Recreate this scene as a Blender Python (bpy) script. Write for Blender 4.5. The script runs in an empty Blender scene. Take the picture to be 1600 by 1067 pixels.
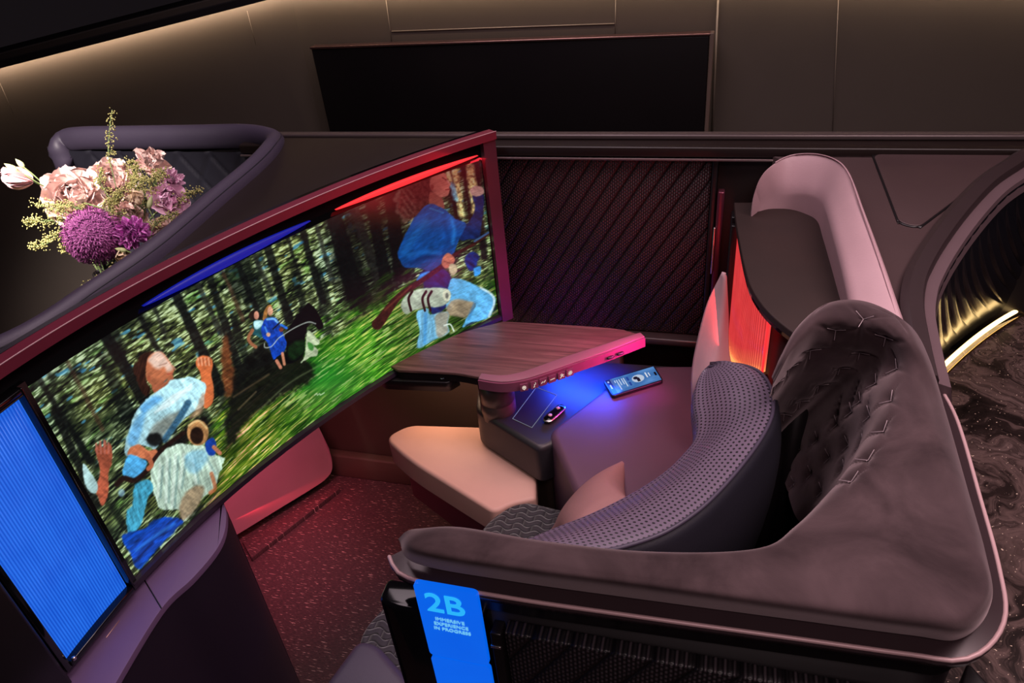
import bpy, bmesh, math, random
import numpy as np
from mathutils import Vector, Matrix

# ------------------------------------------------------------------ camera, world, large lights, exposure
S = bpy.context.scene
FOC = 1150.0; CAMZ = 1.8
_D = np.array([180, 1737, 1150.]); _D /= np.linalg.norm(_D)
_L = np.array([-4200, -325, 1150.]); _L -= _L.dot(_D)*_D; _L /= np.linalg.norm(_L)
_X = -_L; _Z = -_D; _Y = np.cross(_Z, _X)
if _Y[2] < 0: _Y = -_Y
cam_d = bpy.data.cameras.new('camera'); cam = bpy.data.objects.new('camera', cam_d)
S.collection.objects.link(cam); S.camera = cam
# columns = camera right, up, back in world coordinates
r_, u_, b_ = np.array([1, 0, 0]), np.array([0, -1, 0]), np.array([0, 0, -1])
tow = lambda v: (float(v@_X), float(v@_Y), float(v@_Z))
M3 = Matrix((tow(r_), tow(u_), tow(b_))).transposed()
cam.matrix_world = Matrix.Translation((0, 0, CAMZ)) @ M3.to_4x4()
cam_d.sensor_width = 36; cam_d.lens = FOC*36/1600; cam_d.clip_start = 0.02
S.view_settings.view_transform = 'Standard'; S.view_settings.look = 'None'
S.view_settings.gamma = 1; S.view_settings.use_curve_mapping = False
S.view_settings.exposure = 0.0
wd = bpy.data.worlds.new('world'); S.world = wd; wd.use_nodes = True
wd.node_tree.nodes['Background'].inputs[0].default_value = (0.10, 0.075, 0.09, 1)
wd.node_tree.nodes['Background'].inputs[1].default_value = 0.07

def area(name, loc, target, size, power, color, sy=None, spread=None):
    d = bpy.data.lights.new(name, 'AREA'); d.energy = power; d.color = color
    d.shape = 'RECTANGLE'; d.size = size; d.size_y = sy or size
    if spread: d.spread = math.radians(spread)
    o = bpy.data.objects.new(name, d); S.collection.objects.link(o)
    o.location = loc
    o.rotation_euler = (Vector(target)-Vector(loc)).to_track_quat('-Z', 'Y').to_euler()
    return o
# cabin ceiling lights overhead, then two added fill lights
area('cabin_ceiling_light', (-0.7, 1.5, 2.75), (-0.5, 1.2, 0), 1.2, 11.5, (1.0, 0.78, 0.86), 1.6, 120)
area('aisle_ceiling_light', (0.75, 0.9, 2.6), (0.3, 0.9, 0.9), 0.7, 11.0, (1.0, 0.74, 0.76), 1.0, 110)
area('front_fill_light', (0.3, -0.55, 2.7), (0.1, 0.55, 0.9), 0.5, 2.0, (1.0, 0.74, 0.76), 0.5, 70)  # unseen lamp added to lift the door front and trim
area('bouquet_fill_light', (-1.35, 0.35, 2.5), (-1.72, 1.25, 1.15), 0.25, 8.0, (1.0, 0.88, 0.82), spread=36)  # unseen lamp added to brighten the flowers

# ------------------------------------------------------------------ measuring helpers
def ray(px, py):
    v = np.array([px-800., py-533.5, FOC]); return np.array([v@_X, v@_Y, v@_Z])
def W(px, py, z):
    r = ray(px, py); p = r*((z-CAMZ)/r[2]); return Vector((p[0], p[1], z))
def WY(px, py, y):
    r = ray(px, py); p = r*(y/r[1]); return Vector((p[0], p[1], p[2]+CAMZ))
def WD(px, py, d):
    r = ray(px, py)*d/FOC; return Vector((r[0], r[1], r[2]+CAMZ))
SLB = .15; SLA = 1.172-SLB*1.73
def WP(px, py, off=0.):      # pixel -> point on the sloping wing top  z = SLA + SLB*y
    r = ray(px, py); t = (SLA+off-CAMZ)/(r[2]-SLB*r[1]); return Vector((r[0]*t, r[1]*t, CAMZ+r[2]*t))
def slope(me):               # tilt a mesh built at BT onto that plane
    for v in me.vertices: v.co.z += SLB*(v.co.y-1.73)
    me.update(); return me
def topx(p):       # world (N,3) -> photograph pixels
    q = np.asarray(p)-np.array([0, 0, CAMZ]); c = q[:, :1]*_X+q[:, 1:2]*_Y+q[:, 2:3]*_Z
    return 800+FOC*c[:, 0]/c[:, 2], 533.5+FOC*c[:, 1]/c[:, 2]

# ------------------------------------------------------------------ materials
def lin(c): return tuple((x/12.92 if x <= .04045 else ((x+.055)/1.055)**2.4) for x in c)
class NT:
    def __init__(s, name):
        s.m = bpy.data.materials.new(name); s.m.use_nodes = True; s.t = s.m.node_tree
        s.b = s.t.nodes['Principled BSDF']
    def n(s, typ, **kw):
        x = s.t.nodes.new(typ)
        for k, v in kw.items():
            if isinstance(k, str) and hasattr(x, k): setattr(x, k, v)
        return x
    def l(s, a, b): s.t.links.new(a, b)
    def math(s, op, a, b=None, c=None):
        x = s.n('ShaderNodeMath', operation=op)
        for i, v in enumerate((a, b, c)):
            if v is None: continue
            if isinstance(v, (int, float)): x.inputs[i].default_value = v
            else: s.l(v, x.inputs[i])
        return x.outputs[0]
    def mix(s, f, a, b):
        x = s.n('ShaderNodeMix', data_type='RGBA')
        for i, v in ((0, f), (6, a), (7, b)):
            if isinstance(v, (int, float)): x.inputs[i].default_value = v
            elif isinstance(v, tuple): x.inputs[i].default_value = (*v, 1)
            else: s.l(v, x.inputs[i])
        return x.outputs[2]
    def coords(s, kind='Object', scale=(1, 1, 1), rot=(0, 0, 0)):
        tc = s.n('ShaderNodeTexCoord'); mp = s.n('ShaderNodeMapping')
        s.l(tc.outputs[kind], mp.inputs[0]); mp.inputs['Scale'].default_value = scale
        mp.inputs['Rotation'].default_value = rot
        return mp.outputs[0]
    def noise(s, vec, scale, detail=3, rough=.5, dist=0):
        x = s.n('ShaderNodeTexNoise'); s.l(vec, x.inputs['Vector'])
        x.inputs['Scale'].default_value = scale; x.inputs['Detail'].default_value = detail
        x.inputs['Roughness'].default_value = rough; x.inputs['Distortion'].default_value = dist
        return x.outputs[0]
    def ramp(s, v, stops):
        x = s.n('ShaderNodeValToRGB'); s.l(v, x.inputs[0]); e = x.color_ramp.elements
        e[0].position, e[0].color = stops[0][0], (*stops[0][1], 1)
        e[1].position, e[1].color = stops[-1][0], (*stops[-1][1], 1)
        for p, c in stops[1:-1]:
            q = e.new(p); q.color = (*c, 1)
        return x.outputs[0]
    def bump(s, h, strength=.3, dist=.002):
        x = s.n('ShaderNodeBump'); s.l(h, x.inputs['Height'])
        x.inputs['Strength'].default_value = strength; x.inputs['Distance'].default_value = dist
        s.l(x.outputs[0], s.b.inputs['Normal'])
    def set(s, **kw):
        for k, v in kw.items():
            i = s.b.inputs[k.replace('_', ' ')]
            if isinstance(v, (int, float)): i.default_value = v
            elif isinstance(v, tuple): i.default_value = (*v, 1) if len(v) == 3 else v
            else: s.l(v, i)
        return s

def plain(name, col, rough=.5, metal=0., grain=0, gs=300, var=.12, **kw):
    a = NT(name); v = a.coords()
    n = a.noise(v, 9, 3)
    a.set(Base_Color=a.mix(n, tuple(c*(1-var) for c in col), tuple(c*(1+var) for c in col)), Roughness=rough, Metallic=metal)
    if grain:
        a.bump(a.noise(v, gs, 4), grain, .001)
    a.set(**kw)
    return a.m
def emis(name, col, strength, rough=.4):
    a = NT(name); a.set(Base_Color=(0.02, .02, .02), Emission_Color=col, Emission_Strength=strength, Roughness=rough)
    return a.m
def velvet_mat():
    a = NT('brown_velvet'); v = a.coords()
    n1 = a.noise(v, 7, 5, .6, .6); n2 = a.noise(v, 500, 2)
    c = a.mix(a.ramp(n1, [(.36, (0, 0, 0)), (.64, (1, 1, 1))]), (.030, .018, .020), (.078, .050, .054))
    a.set(Base_Color=c, Roughness=.85, Sheen_Weight=.35, Sheen_Roughness=.45, Sheen_Tint=(.95, .75, .78), Specular_IOR_Level=.15)
    a.bump(n2, .25, .0006); return a.m
def perforated_mat():
    a = NT('perforated_plum_leather'); uv = a.coords('UV')
    sp = a.n('ShaderNodeSeparateXYZ'); a.l(uv, sp.inputs[0])
    u = a.math('MULTIPLY', sp.outputs[0], 1/.0085); v = a.math('MULTIPLY', sp.outputs[1], 1/.0078)
    row = a.math('FLOOR', v); off = a.math('MULTIPLY', a.math('MODULO', row, 2.), .5)
    fu = a.math('SUBTRACT', a.math('FRACT', a.math('ADD', u, off)), .5)
    fv = a.math('SUBTRACT', a.math('FRACT', v), .5)
    d = a.math('SQRT', a.math('ADD', a.math('MULTIPLY', fu, fu), a.math('MULTIPLY', fv, fv)))
    hole = a.math('LESS_THAN', d, .25)
    gr = a.noise(a.coords(), 260, 3)
    a.set(Base_Color=a.mix(hole, (.135, .100, .150), (.006, .005, .008)), Roughness=.5)
    a.bump(a.math('SUBTRACT', a.math('MULTIPLY', gr, .15), hole), .6, .001); return a.m
def quilt_mat(name='quilted_fabric', c0=(.008, .007, .010), c1=(.020, .016, .022), su=.045, sv=.017):
    a = NT(name); uv = a.coords('UV'); sp = a.n('ShaderNodeSeparateXYZ'); a.l(uv, sp.inputs[0])
    u, v = sp.outputs[0], sp.outputs[1]
    wob = a.math('MULTIPLY', a.math('SINE', a.math('MULTIPLY', u, 2*math.pi/su)), .28)
    w = a.math('ADD', a.math('MULTIPLY', v, 1/sv), wob)
    row = a.math('FLOOR', w)
    f = a.math('ABSOLUTE', a.math('SUBTRACT', a.math('FRACT', w), .5))
    f2 = a.math('ABSOLUTE', a.math('SUBTRACT', a.math('FRACT', a.math('ADD', a.math('MULTIPLY', u, 1/su), a.math('MULTIPLY', row, .5))), .5))
    h = a.math('SUBTRACT', 1., a.math('POWER', a.math('MULTIPLY', a.math('MAXIMUM', f, a.math('MULTIPLY', f2, .98)), 2.), 5.))
    a.set(Base_Color=a.mix(h, c0, c1), Roughness=.7, Sheen_Weight=.3)
    a.bump(h, 1., .006); return a.m
def woven_mat(name, c0, c1, diag=.04, bead=True):
    a = NT(name); uv = a.coords('UV'); sp = a.n('ShaderNodeSeparateXYZ'); a.l(uv, sp.inputs[0])
    u, v = sp.outputs[0], sp.outputs[1]
    # broad diagonal ribs with small vertical knit columns between them
    dg = a.math('FRACT', a.math('MULTIPLY', a.math('SUBTRACT', u, a.math('MULTIPLY', v, .62)), 1/diag))
    rib = a.math('POWER', a.math('ABSOLUTE', a.math('SUBTRACT', a.math('MULTIPLY', dg, 2.), 1.)), 6.)
    col = a.math('FRACT', a.math('MULTIPLY', u, 1/.0056))
    rowv = a.math('FRACT', a.math('ADD', a.math('MULTIPLY', v, 1/.009), a.math('MULTIPLY', a.math('FLOOR', a.math('MULTIPLY', u, 1/.0056)), .5)))
    knit = a.math('MULTIPLY', a.math('SINE', a.math('MULTIPLY', col, math.pi)), a.math('SINE', a.math('MULTIPLY', rowv, math.pi)))
    h = a.math('MULTIPLY', knit, a.math('SUBTRACT', 1., rib))
    base = a.mix(a.math('POWER', h, 2.), c0, c1)
    a.set(Base_Color=base, Roughness=.45, Specular_IOR_Level=.5)
    a.bump(a.math('ADD', a.math('MULTIPLY', h, .4), a.math('MULTIPLY', rib, -1.)), .9, .004)
    return a.m
def carpet_mat():
    a = NT('speckled_carpet'); v = a.coords('Object', (1, 9, 1), (0, 0, -.1)); w = a.coords('Object', (24, 250, 1), (0, 0, -.1))
    n = a.noise(w, 1.6, 2, .5); fine = a.noise(a.coords('Object', (90, 500, 1), (0, 0, -.1)), 1, 2)
    spk = a.ramp(n, [(.0, (0, 0, 0)), (.64, (0, 0, 0)), (.70, (1, 1, 1)), (1, (1, 1, 1))])
    rb = a.ramp(fine, [(.3, (.020, .008, .010)), (.75, (.095, .036, .042))])
    a.set(Base_Color=a.mix(spk, rb, (.62, .40, .36)), Roughness=.75)
    a.bump(fine, .6, .003); return a.m
def wood_mat():
    a = NT('brown_wood_veneer'); v = a.coords('Object', (3.2, 60, 60), (0, 0, math.radians(14)))
    n = a.noise(v, 1.2, 8, .65, .8); g = a.noise(a.coords('Object', (6, 400, 400), (0, 0, math.radians(14))), 1, 3)
    c = a.ramp(n, [(.32, (.050, .022, .022)), (.5, (.14, .068, .064)), (.68, (.25, .135, .125))])
    a.set(Base_Color=a.mix(a.math('MULTIPLY', g, .5), c, (.08, .035, .035)), Roughness=.42)
    a.bump(n, .15, .001); return a.m
def marble_mat():
    a = NT('dark_marbled_resin'); v = a.coords()
    n0 = a.n('ShaderNodeTexNoise'); a.l(v, n0.inputs['Vector']); n0.inputs['Scale'].default_value = 5; n0.inputs['Detail'].default_value = 3
    mx = a.n('ShaderNodeVectorMath', operation='MULTIPLY_ADD'); a.l(n0.outputs['Color'], mx.inputs[0])
    mx.inputs[1].default_value = (.42, .42, .1); a.l(v, mx.inputs[2])
    n = a.noise(mx.outputs[0], 3.6, 10, .66, 1.3)
    vein = a.ramp(n, [(.34, (.006, .004, .004)), (.44, (.022, .014, .013)), (.50, (.12, .078, .072)), (.53, (.040, .026, .024)), (.58, (.15, .10, .093)), (.61, (.05, .033, .031)), (.70, (.012, .008, .008))])
    sp = a.noise(v, 260, 1); flake = a.ramp(sp, [(.0, (0, 0, 0)), (.73, (0, 0, 0)), (.76, (1, 1, 1)), (1, (1, 1, 1))])
    a.set(Base_Color=a.mix(flake, vein, (.75, .58, .45)), Roughness=.25, Specular_IOR_Level=.5); return a.m
def ribglass_mat(name, c_dark, c_light, strength, rib=.006, hot=None, alongz=True):
    # lit, ribbed translucent pane: the ribs and the lamp tubes behind it show as brighter bands
    a = NT(name); uv = a.coords('UV'); sp = a.n('ShaderNodeSeparateXYZ'); a.l(uv, sp.inputs[0])
    u, v = sp.outputs[0], sp.outputs[1]
    r = a.math('ABSOLUTE', a.math('SINE', a.math('MULTIPLY', u, math.pi/rib)))
    n = a.math('ADD', a.math('MULTIPLY', a.noise(a.coords('UV', (60, 6, 1)), 1, 3), .5), a.math('MULTIPLY', a.noise(a.coords('UV', (9, 14, 1)), 1, 2), .5))
    f = a.math('MULTIPLY', a.math('ADD', a.math('MULTIPLY', a.math('POWER', r, 1.5), .65), .25), a.math('ADD', a.math('MULTIPLY', n, 1.1), .2))
    c = a.mix(f, c_dark, c_light)
    if hot:
        h = a.ramp(v, [(0, (1, 1, 1)), (hot[0], (.35, .35, .35)), (hot[0]*3, (0, 0, 0)), (1, (0, 0, 0))])
        c = a.mix(a.math('MULTIPLY', h, r), c, hot[1])
    a.set(Base_Color=(.02, .01, .01), Emission_Color=c, Emission_Strength=strength, Roughness=.15)
    a.bump(r, .8, .003); return a.m
def vcol_mat(name, strength):
    a = NT(name); at = a.n('ShaderNodeAttribute'); at.attribute_name = 'picture'
    a.set(Base_Color=(.004, .004, .005), Emission_Color=at.outputs['Color'], Emission_Strength=strength, Roughness=.14, Specular_IOR_Level=.35)
    return a.m

MAT = dict(
    velvet=velvet_mat(), perf=perforated_mat(), quilt=quilt_mat(), carpet=carpet_mat(), wood=wood_mat(), marble=marble_mat(),
    woven=woven_mat('maroon_woven_panel', (.004, .002, .003), (.085, .045, .055)),
    woven2=woven_mat('charcoal_woven_panel', (.005, .004, .005), (.06, .046, .053), .05),
    plum=plain('plum_leather', (.058, .045, .076), .48, 0, .3, 240),
    plumd=plain('dark_plum_leather', (.016, .015, .024), .5, 0, .3, 240),
    plumtop=plain('plum_soft_touch', (.10, .048, .078), .5, 0, .12, 400),
    rose=plain('rose_leather', (.50, .32, .35), .5, 0, .25, 260),
    cream=plain('pale_rose_leather', (.64, .37, .30), .55, 0, .1, 260),
    black=plain('black_satin', (.008, .006, .007), .35),
    blackg=plain('black_gloss', (.004, .004, .005), .08),
    darkbr=plain('dark_brown_trim', (.013, .007, .006), .42, 0, .08, 500),
    brown=plain('brown_leather_top', (.024, .011, .009), .62, 0, .2, 300, .35),
    taupe=plain('plum_brown_surface', (.056, .032, .033), .5, 0, .12, 300),
    lowwall=plain('bronze_brown_panel', (.090, .058, .042), .5, 0, .05, 400),
    bronze=plain('rose_bronze_metal', (.42, .24, .22), .28, .9),
    maroon=plain('maroon_lacquer', (.22, .030, .060), .35, .3),
    maroonm=plain('maroon_satin_metal', (.16, .035, .06), .3, .6),
    purple=plain('purple_soft_laminate', (.17, .10, .21), .5),
    wallm=plain('taupe_wall_panel', (.115, .092, .078), .6, 0, .05, 400, .06),
    ceilm=plain('dark_ceiling', (.012, .009, .012), .8),
    silver=plain('silver_metal', (.7, .66, .64), .25, 1.),
    thread=plain('pale_thread', (.38, .30, .32), .4, .3),
    pillow=plain('dusty_pink_cotton', (.34, .17, .165), .8, 0, .5, 500, .15),
)

# ------------------------------------------------------------------ mesh helpers
def link(name, me, mat=None, parent=None, smooth=True):
    o = bpy.data.objects.new(name, me); S.collection.objects.link(o)
    if mat: me.materials.append(mat if not isinstance(mat, str) else MAT[mat])
    if smooth:
        me.polygons.foreach_set('use_smooth', [True]*len(me.polygons))
    if parent:
        o.parent = parent; o.matrix_parent_inverse = parent.matrix_world.inverted() if False else Matrix.Translation(-parent.location)
    return o
def thing(name, label, cat, loc=(0, 0, 0), group=None):
    o = bpy.data.objects.new(name, None); S.collection.objects.link(o); o.location = loc; o.empty_display_size = .05
    o['label'] = label; o['category'] = cat
    if group: o['group'] = group
    return o
def tag(o, label, cat, group=None, kind=None):
    o['label'] = label; o['category'] = cat
    if group: o['group'] = group
    if kind: o['kind'] = kind
    return o
def lab(o, t): o['label'] = t; return o
def struct(o): o['kind'] = 'structure'; return o
def mesh(vs, fs, uvs=None, name='m'):
    me = bpy.data.meshes.new(name); me.from_pydata([tuple(v) for v in vs], [], fs); me.update()
    if uvs is not None:
        l = me.uv_layers.new(name='UVMap')
        for p in me.polygons:
            for li in p.loop_indices: l.data[li].uv = uvs[me.loops[li].vertex_index]
    return me
def autosmooth(o, ang=35):
    me = o.data
    bm = bmesh.new(); bm.from_mesh(me)
    for e in bm.edges:
        if len(e.link_faces) == 2 and e.calc_face_angle(0) > math.radians(ang): e.smooth = False
    bm.to_mesh(me); bm.free(); return o
def cr(pts, n, closed=False):
    """Catmull-Rom resample to n points evenly by length"""
    P = [np.array(p, float) for p in pts]
    if closed: Q = [P[-1]]+P+[P[0], P[1]]
    else: Q = [2*P[0]-P[1]]+P+[2*P[-1]-P[-2]]
    out = []
    for i in range(1, len(Q)-2):
        for k in range(16):
            t = k/16
            a, b, c, d = Q[i-1:i+3]
            out.append(.5*((2*b)+(-a+c)*t+(2*a-5*b+4*c-d)*t*t+(-a+3*b-3*c+d)*t**3))
    out.append(Q[-2]); out = np.array(out)
    s = np.concatenate([[0], np.cumsum(np.linalg.norm(np.diff(out, axis=0), axis=1))])
    if closed: u = np.linspace(0, s[-1], n, endpoint=False)
    else: u = np.linspace(0, s[-1], n)
    return np.stack([np.interp(u, s, out[:, k]) for k in range(out.shape[1])], 1)
def cru(pts, n):
    """Catmull-Rom uniform in parameter (keeps stations aligned)"""
    P = [np.array(p, float) for p in pts]; Q = [2*P[0]-P[1]]+P+[2*P[-1]-P[-2]]
    out = []
    for u in np.linspace(0, len(P)-1, n):
        i = min(int(u), len(P)-2); t = u-i; a, b, c, d = Q[i:i+4]
        out.append(.5*((2*b)+(-a+c)*t+(2*a-5*b+4*c-d)*t*t+(-a+3*b-3*c+d)*t**3))
    return np.array(out)
def net(rows, nu, nv, closed_v=False, capends=False, disp=None):
    """rows: list of stations, each a list of 3D points -> smooth grid mesh with metric UVs"""
    R = [cru(list(r)+([r[0]] if closed_v else []), nv) for r in rows]
    R = np.array(R)                                   # stations, nv, 3
    G = np.stack([cru(R[:, j], nu) for j in range(nv)], 1)   # nu,nv,3
    if disp: G = disp(G)
    du = np.concatenate([[0], np.cumsum(np.linalg.norm(np.diff(G, axis=0), axis=2).mean(1))])
    dv = np.concatenate([[0], np.cumsum(np.linalg.norm(np.diff(G, axis=1), axis=2).mean(0))])
    vs = G.reshape(-1, 3); uv = [(du[i], dv[j]) for i in range(nu) for j in range(nv)]
    fs = [(i*nv+j, (i+1)*nv+j, (i+1)*nv+j+1, i*nv+j+1) for i in range(nu-1) for j in range(nv-1)]
    vs = list(map(tuple, vs))
    if capends:
        for i in (0, nu-1):
            c = len(vs); vs.append(tuple(G[i, :-1].mean(0))); uv.append((du[i], 0))
            for j in range(nv-1): fs.append((i*nv+j, i*nv+j+1, c) if i == 0 else (i*nv+j+1, i*nv+j, c))
    return mesh(vs, fs, uv), G
def tube(path, rx, rz=None, n=16, name='t', up=(0, 0, 1), capround=True, closed=False):
    """elliptical tube along 3D path"""
    rz = rz or rx; Pp = np.array(path, float); N = len(Pp); vs = []; fs = []; uv = []
    if closed: T = np.roll(Pp, -1, 0)-np.roll(Pp, 1, 0)
    else: T = np.gradient(Pp, axis=0)
    T /= np.linalg.norm(T, axis=1)[:, None]
    U0 = np.array(up, float); s = 0
    rings = []
    for i in range(N):
        if i: s += np.linalg.norm(Pp[i]-Pp[i-1])
        sd = np.cross(T[i], U0); ln = np.linalg.norm(sd)
        sd = sd/ln if ln > 1e-6 else np.array([1., 0, 0]); u = np.cross(sd, T[i])
        rings.append((Pp[i], sd, u, 1.0, s))
    if not closed and capround:
        pre = []; post = []
        for k in (1, 2, 3):
            a = k/3*math.pi/2; p, sd, u, _, s0 = rings[0]
            pre.insert(0, (p-T[0]*rx*math.sin(a), sd, u, max(.02, math.cos(a)), 0))
            p, sd, u, _, s0 = rings[-1]
            post.append((p+T[-1]*rx*math.sin(a), sd, u, max(.02, math.cos(a)), s0))
        rings = pre+rings+post
    for p, sd, u, k, s0 in rings:
        for j in range(n):
            a = 2*math.pi*j/n
            vs.append(p+sd*rx*k*math.cos(a)+u*rz*k*math.sin(a)); uv.append((s0, j/n*2*math.pi*rx))
    R = len(rings)
    for i in range(R if closed else R-1):
        for j in range(n):
            a = (i+1) % R
            fs.append((i*n+j, i*n+(j+1) % n, a*n+(j+1) % n, a*n+j))
    if not closed:
        fs.append(tuple(range(n))[::-1]); fs.append(tuple((R-1)*n+j for j in range(n)))
    return mesh(vs, fs, uv)
def roundpoly(pts, r, seg=6):
    """round the corners of a 2D polygon; r number or list"""
    out = []; n = len(pts)
    for i in range(n):
        p = Vector(pts[i][:2]); a = Vector(pts[i-1][:2]); b = Vector(pts[(i+1) % n][:2])
        rr = r[i] if isinstance(r, (list, tuple)) else r
        d1 = (a-p); d2 = (b-p); rr = min(rr, d1.length*.48, d2.length*.48)
        if rr < 1e-5: out.append(p); continue
        s, e = p+d1.normalized()*rr, p+d2.normalized()*rr
        for k in range(seg+1):
            t = k/seg; out.append(s*(1-t)**2+p*2*t*(1-t)+e*t*t)
    return out
def slab(poly, z0, z1, bev=.004, seg=3, taper=0, bottom_bev=None):
    """polygon extruded z0..z1 with rounded top edge; UV = XY metres"""
    bm = bmesh.new(); n = len(poly)
    area2 = sum(poly[i][0]*poly[(i+1) % n][1]-poly[(i+1) % n][0]*poly[i][1] for i in range(n))
    if area2 < 0: poly = poly[::-1]
    lo = [bm.verts.new((p[0], p[1], z0)) for p in poly]; hi = [bm.verts.new((p[0], p[1], z1)) for p in poly]
    bm.faces.new(hi); bm.faces.new(lo[::-1])
    side = []
    for i in range(n): side.append(bm.faces.new((lo[i], lo[(i+1) % n], hi[(i+1) % n], hi[i])))
    bm.normal_update()
    if bev:
        es = [e for e in bm.edges if all(v in hi for v in e.verts)]
        es += [e for e in bm.edges if all(v in lo for v in e.verts)] if bottom_bev else []
        bmesh.ops.bevel(bm, geom=es, offset=bev, segments=seg, profile=.5, affect='EDGES', clamp_overlap=True)
    me = bpy.data.meshes.new('slab'); 
    l = bm.loops.layers.uv.new('UVMap')
    for f in bm.faces:
        for lp in f.loops: lp[l].uv = (lp.vert.co.x, lp.vert.co.y)
    bm.to_mesh(me); bm.free(); return me
def box(x0, x1, y0, y1, z0, z1, bev=.003, seg=2, uvmode='xz'):
    bm = bmesh.new(); bmesh.ops.create_cube(bm, size=1)
    for v in bm.verts: v.co = Vector(((x0+x1)/2+v.co.x*(x1-x0), (y0+y1)/2+v.co.y*(y1-y0), (z0+z1)/2+v.co.z*(z1-z0)))
    if bev: bmesh.ops.bevel(bm, geom=list(bm.edges), offset=bev, segments=seg, profile=.5, affect='EDGES')
    l = bm.loops.layers.uv.new('UVMap')
    for f in bm.faces:
        for lp in f.loops:
            c = lp.vert.co; lp[l].uv = (c.x, c.z) if uvmode == 'xz' else ((c.x, c.y) if uvmode == 'xy' else (c.y, c.z))
    me = bpy.data.meshes.new('box'); bm.to_mesh(me); bm.free(); return me
def wallstrip(plan, z0, z1, th, side=1, nz=1):
    """vertical strip along plan curve with thickness th toward side*normal; z0,z1 number or list per point. UV=(s,z)"""
    P2 = np.array([p[:2] for p in plan], float); N = len(P2)
    T = np.gradient(P2, axis=0); T /= np.linalg.norm(T, axis=1)[:, None]
    Nn = np.stack([T[:, 1], -T[:, 0]], 1)*side
    s = np.concatenate([[0], np.cumsum(np.linalg.norm(np.diff(P2, axis=0), axis=1))])
    za = z0 if hasattr(z0, '__len__') else [z0]*N; zb = z1 if hasattr(z1, '__len__') else [z1]*N
    vs = []; uv = []; fs = []
    for i in range(N):
        a = P2[i]; b = P2[i]+Nn[i]*th
        vs += [(a[0], a[1], za[i]), (a[0], a[1], zb[i]), (b[0], b[1], zb[i]), (b[0], b[1], za[i])]
        uv += [(s[i], za[i]), (s[i], zb[i]), (s[i], zb[i]), (s[i], za[i])]
    for i in range(N-1):
        for j in range(4):
            fs.append((4*i+j, 4*i+(j+1) % 4, 4*i+4+(j+1) % 4, 4*i+4+j))
    fs += [(3, 2, 1, 0), (4*N-4, 4*N-3, 4*N-2, 4*N-1)]
    me = mesh(vs, fs, uv)
    bm = bmesh.new(); bm.from_mesh(me); bmesh.ops.recalc_face_normals(bm, faces=bm.faces); bm.to_mesh(me); bm.free()
    return me
def sweep(path, prof, closed=False):
    """profile (side, up) polygon swept along a horizontal-ish path; side = right of travel"""
    Pp = np.array(path, float); N = len(Pp); T = np.gradient(Pp, axis=0); T[:, 2] = 0
    T /= np.linalg.norm(T, axis=1)[:, None]; vs = []; fs = []; m = len(prof); uv = []; s = 0
    for i in range(N):
        if i: s += np.linalg.norm(Pp[i]-Pp[i-1])
        sd = np.array([T[i, 1], -T[i, 0], 0])
        for k, (a, b) in enumerate(prof): vs.append(Pp[i]+sd*a+np.array([0, 0, b])); uv.append((s, a+b))
    for i in range(N-1):
        for j in range(m): fs.append((i*m+j, i*m+(j+1) % m, (i+1)*m+(j+1) % m, (i+1)*m+j))
    fs += [tuple(range(m))[::-1], tuple((N-1)*m+j for j in range(m))]
    me = mesh(vs, fs, uv)
    bm = bmesh.new(); bm.from_mesh(me); bmesh.ops.recalc_face_normals(bm, faces=bm.faces); bm.to_mesh(me); bm.free()
    return me
def lathe(prof, n=32, c=(0, 0)):
    vs = []; fs = []
    for r, z in prof:
        for j in range(n): a = 2*math.pi*j/n; vs.append((c[0]+r*math.cos(a), c[1]+r*math.sin(a), z))
    for i in range(len(prof)-1):
        for j in range(n): fs.append((i*n+j, i*n+(j+1) % n, (i+1)*n+(j+1) % n, (i+1)*n+j))
    fs += [tuple(range(n))[::-1], tuple((len(prof)-1)*n+j for j in range(n))]
    return mesh(vs, fs)
def join(meshes):
    vs = []; fs = []; uvs = []
    for me in meshes:
        o = len(vs); vs += [tuple(v.co) for v in me.vertices]; fs += [tuple(i+o for i in p.vertices) for p in me.polygons]
    return mesh(vs, fs)

#@@SETTING
# ------------------------------------------------------------------ the setting
struct(link('floor', slab([(-3.2, -.3), (1.6, -.3), (1.6, 4.2), (-3.2, 4.2)], -.05, 0, 0), 'carpet', smooth=False))
# backdrop walls with a glowing cove
BYW = 2.47
Lc = WY(455, 0, BYW); zc = Lc.z+.032
lw0 = W(0, 100, 1.335); wdir = Vector((lw0.x-Lc.x, lw0.y-Lc.y)); lw1 = Vector((Lc.x, Lc.y))+wdir*1.6
zl1 = zc+(1.335-zc)*1.6
cx0 = WY(468, 0, BYW).x
rc = WY(1120, 0, BYW).x
rz = .0
w_r1 = Vector((1.5, 2.22))
zr1 = 1.42
struct(autosmooth(link('wall_left', wallstrip([(lw1.x, lw1.y), (Lc.x, Lc.y)], [0, 0], [zl1+.03, zc+.03], .06, -1), 'wallm')))
struct(autosmooth(link('wall_back', wallstrip([(Lc.x, BYW), (rc, BYW)], [0, 0], [zc+.03, zc+.03], .06, -1), 'wallm')))
struct(autosmooth(link('wall_right', wallstrip([(rc, BYW), (w_r1.x, w_r1.y)], [0, 0], [zc+.03, zr1+.03], .06, -1), 'wallm')))
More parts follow.
